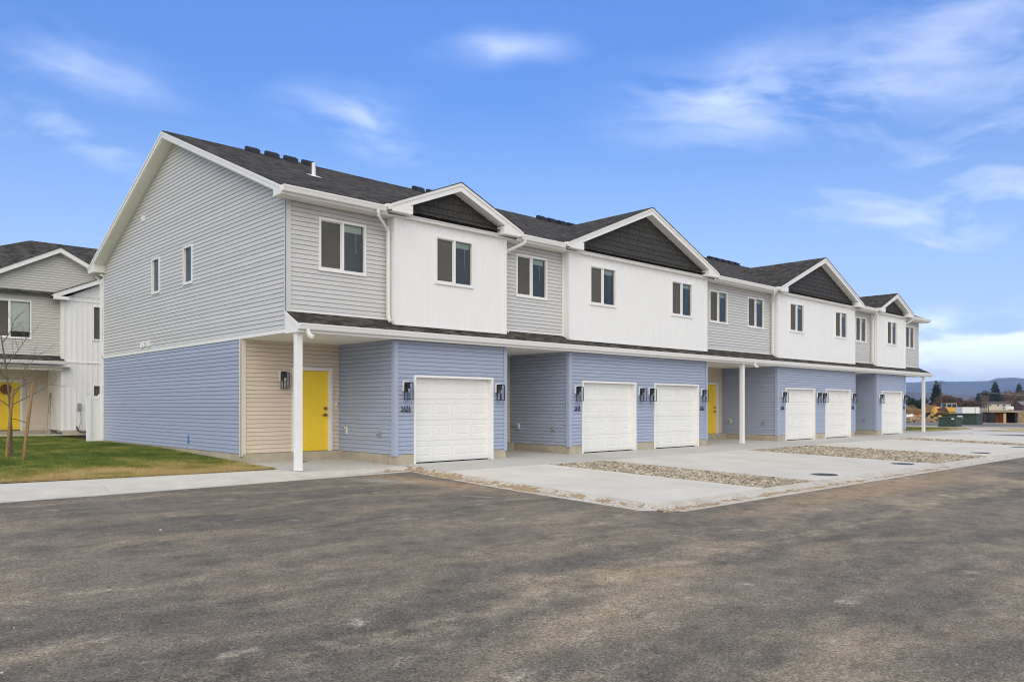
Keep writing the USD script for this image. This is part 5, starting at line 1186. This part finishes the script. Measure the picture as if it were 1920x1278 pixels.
conifer(593.71, 131.44, 17.5, 2.9, 'narrow conifer at the right edge above the orange tree', 63)
conifer(495.54, 127.86, 9.9, 2.0, 'small dark conifer left of the tan house', 64)
bush(192.78, 56.17, 4.6, 1.9, 'needle', 'dark evergreen tree left of the last porch post', 71, 'tree', 'evergreen_tree')
bush(194.85, 54.21, 4.2, 2.0, 'needle', 'round dark evergreen tree right of the last porch post', 72, 'tree', 'evergreen_tree')
bush(544.92, 136.25, 12.9, 4.5, 'needle', 'broad evergreen tree at the left shoulder of the pointed conifer', 73, 'tree', 'evergreen_tree')
bush(264.51, 70.95, 5.6, 2.8, 'twig_red', 'reddish leafless shrub just right of the tall conifer', 74)
bush(271.73, 71.01, 5.0, 3.0, 'twig_red', 'low reddish leafless shrub above the loader cab', 75)
bush(281.49, 71.42, 4.8, 3.2, 'twig_red', 'reddish brown thicket above the wrapped stack', 76)
bush(283.56, 69.46, 4.4, 3.0, 'twig_red', 'reddish brown thicket left of the small conifer', 77)
bush(519.78, 132.48, 8.6, 4.6, 'twig_orange', 'orange brown bare tree left of the tan house', 78, 'tree', 'bare_tree')
bush(540.04, 127.1, 9.8, 5.2, 'twig_orange', 'olive brown tree right of the pointed conifer', 79, 'tree', 'bare_tree')
bush(568.83, 127.43, 11.8, 8.5, 'twig_orange', 'wide orange brown tree at the right edge of the field', 80, 'tree', 'bare_tree', n=4000)
bush(574.27, 122.28, 12.5, 8.5, 'twig_orange', 'orange brown tree cut by the right picture edge', 81, 'tree', 'bare_tree', n=4000)
bush(142.26, 35.1, 2.6, 1.9, 'dry_grass', 'tan dry shrub between the evergreen and the telehandler', 82)
bush(132.69, 33.14, 1.8, 1.8, 'dry_grass', 'low tan shrub behind the orange netting', 83)
bush(208.7, 54.89, 3.6, 2.6, 'twig_red', 'brown shrub at the foot of the tall conifer', 84)
bush(149.81, 41.72, 2.0, 1.8, 'dry_grass', 'low tan shrub seen below the last soffit', 85)

def house(x, y, w, dep, h, rh, wallm, roofm, label, wins, name='house'):
    o, M = local(x, y, RA); t = thing(name, label, 'house', o)
    obj('wall', MB().box(-w / 2, w / 2, -dep / 2, dep / 2, -.3, h, M).add([M(w / 2, -dep / 2, h), M(w / 2, dep / 2, h), M(w / 2, 0, h + rh)], [(0, 1, 2)]).add([M(-w / 2, -dep / 2, h), M(-w / 2, dep / 2, h), M(-w / 2, 0, h + rh)], [(0, 1, 2)]), wallm, t)
    rf = MB()
    for s in (-1, 1): rf.add([M(-w / 2 - .4, s * (dep / 2 + .4), h - .1), M(w / 2 + .4, s * (dep / 2 + .4), h - .1), M(w / 2 + .4, 0, h + rh + .1), M(-w / 2 - .4, 0, h + rh + .1)], [(0, 1, 2), (0, 2, 3)])
    obj('roof', rf, roofm, t)
    for a, z0, ww, hh in wins: W = obj('window', MB().box(a - ww / 2 - .1, a + ww / 2 + .1, -dep / 2 - .06, -dep / 2 - .0, z0 - .1, z0 + hh + .1, M), 'white_trim', t); obj('pane', MB().box(a - ww / 2, a + ww / 2, -dep / 2 - .09, -dep / 2 - .061, z0, z0 + hh, M), 'dark_void', W)
house(491.1, 118.3, 13.2, 8, 3.6, 1.2, 'house_tan', 'house_roof', 'tan house with a dark roof before the pointed conifer', [(-5.0, 2.3, 1.2, .9), (-.6, 2.3, 1.2, .9), (2.6, 2.2, 1.7, 1.0), (2.6, .6, 1.2, 1.1), (4.2, .6, 1.0, 1.1)])
house(491.67, 104.01, 7.6, 8, 2.9, 1.9, 'rust_wood', 'house_roof_grey', 'grey roofed shed cut by the right picture edge', [(-1.2, .4, .8, .8)], 'shed')
o, M = local(479.76, 108.38, RA)
obj('white_trailer', MB().box(-2.2, 2.0, -1, 1, .5, 1.9, M).box(-1.8, 1.6, -.9, .9, 1.9, 2.1, M).box(-1.9, -1.2, -1, -.8, 0, .5, M).box(1.0, 1.7, -1, -.8, 0, .5, M), 'wrap_white', label='white trailer between the tan house and the grey shed', cat='trailer')
for x, y, h, lb in ((187.1, 47.77, 7.9, 'dark utility pole beside the tall conifer'), (234.54, 51.12, 6.4, 'pale utility pole in front of the tan house trees')):
    o, M = local(x, y, RA); t = thing('utility_pole', lb, 'pole', o, 'utility poles across the far field'); obj('shaft', MB().tube([M(0, 0, -.3), M(0, 0, h)], [.14, .10], 8), 'pole', t); obj('crossarm', MB().box(-1.0, 1.0, -.06, .06, h - .6, h - .45, M), 'pole', t)
(pa, Ma), (pb, Mb), (pc, Mc), (pd, Md) = local(187.1, 47.77, RA), local(234.54, 51.12, RA), local(157.44, 55.15, RA), local(304.25, 47.18, RA)
for i, off in enumerate((-.9, .9)):
    wm_ = MB()
    for A, B, ha, hb in ((Mc(off, 0, 6.5), Ma(off, 0, 7.4), 0, 0), (Ma(off, 0, 7.4), Mb(off, 0, 5.9), 0, 0), (Mb(off, 0, 5.9), Md(off, 0, 6), 0, 0)):
        A, B = np.array(A), np.array(B); ts = np.linspace(0, 1, 12); wm_.tube([A + (B - A) * s - np.array([0, 0, 2.0 * s * (1 - s)]) for s in ts], .022, 4)
    obj('power_line', wm_, 'galv', label=('nearer', 'farther')[i] + ' wire sagging between the utility poles', cat='wire')

# ------------------------------------------------------------------ hills
def hills(name, prof, d0, d1, rows, mt, seed, az0, az1, rough):
    az = np.linspace(az0, az1, 420); v = []
    for i, s in enumerate(np.linspace(0, 1, rows)):
        d = d0 + (d1 - d0) * s
        for a in az:
            x, y = CAM[0] + d * math.cos(a), CAM[1] + d * math.sin(a); k = np.interp(math.degrees(a), *prof)
            rise = math.sin(min(s / .7, 1) * math.pi / 2) ** 1.5 if s < .7 else 1 - .3 * (s - .7)
            nz = float(meshkit.fbm(np.array([[x / rough, y / rough, 0.5]]), 5, seed)[0]) - .5
            v.append((x, y, -5 + k * (d0 + .7 * (d1 - d0)) * rise * (1 + .9 * nz * (1 - .75 * rise))))
    n = len(az); f = [q for i in range(rows - 1) for j in range(n - 1) for a in [i * n + j] for q in ((a, a + 1, a + n + 1), (a, a + n + 1, a + n))]
    obj(name, (np.array(v), f), mt, smooth=True, kind='structure')
BEARING = [-1.52, 4.26, 8.82, 11.86, 13.47, 14.02, 14.86, 15.28, 15.71, 16.58, 17.31, 18.06, 18.97, 19.9, 26.45, 37.36, 48.98]      # degrees from the facade's direction
RIDGE = [0.02271, 0.02213, 0.02528, 0.02908, 0.03163, 0.03326, 0.0327, 0.02965, 0.02949, 0.02917, 0.02879, 0.0296, 0.02864, 0.02736, 0.02556, 0.02419, 0.02041]          # height of the ridge over its distance
LOW = [0.0109, 0.01006, 0.01183, 0.01118, 0.01026, 0.0109, 0.01215, 0.01279, 0.01343, 0.01473, 0.01543, 0.01674, 0.01749, 0.01824, 0.01789, 0.0168, 0.01361]
hills('mountains', (BEARING, RIDGE), 4600, 7600, 26, 'hill_far', 5, math.radians(-15), math.radians(75), 900.0)
hills('foothills', (BEARING, LOW), 1900, 3600, 20, 'hill_near', 9, math.radians(-15), math.radians(75), 420.0)

MAT['haze'] = usdkit.material(stage, '/World/Looks/haze', {'v': ('principled_volume', {'color': (.46, .66, 1.0), 'density': 1.25e-4, 'anisotropy': .1})}, [], volume='v.volume')
obj('haze', MB().box(-12600, 12600, -12600, 12600, -8.5, 420), 'haze', kind='stuff')
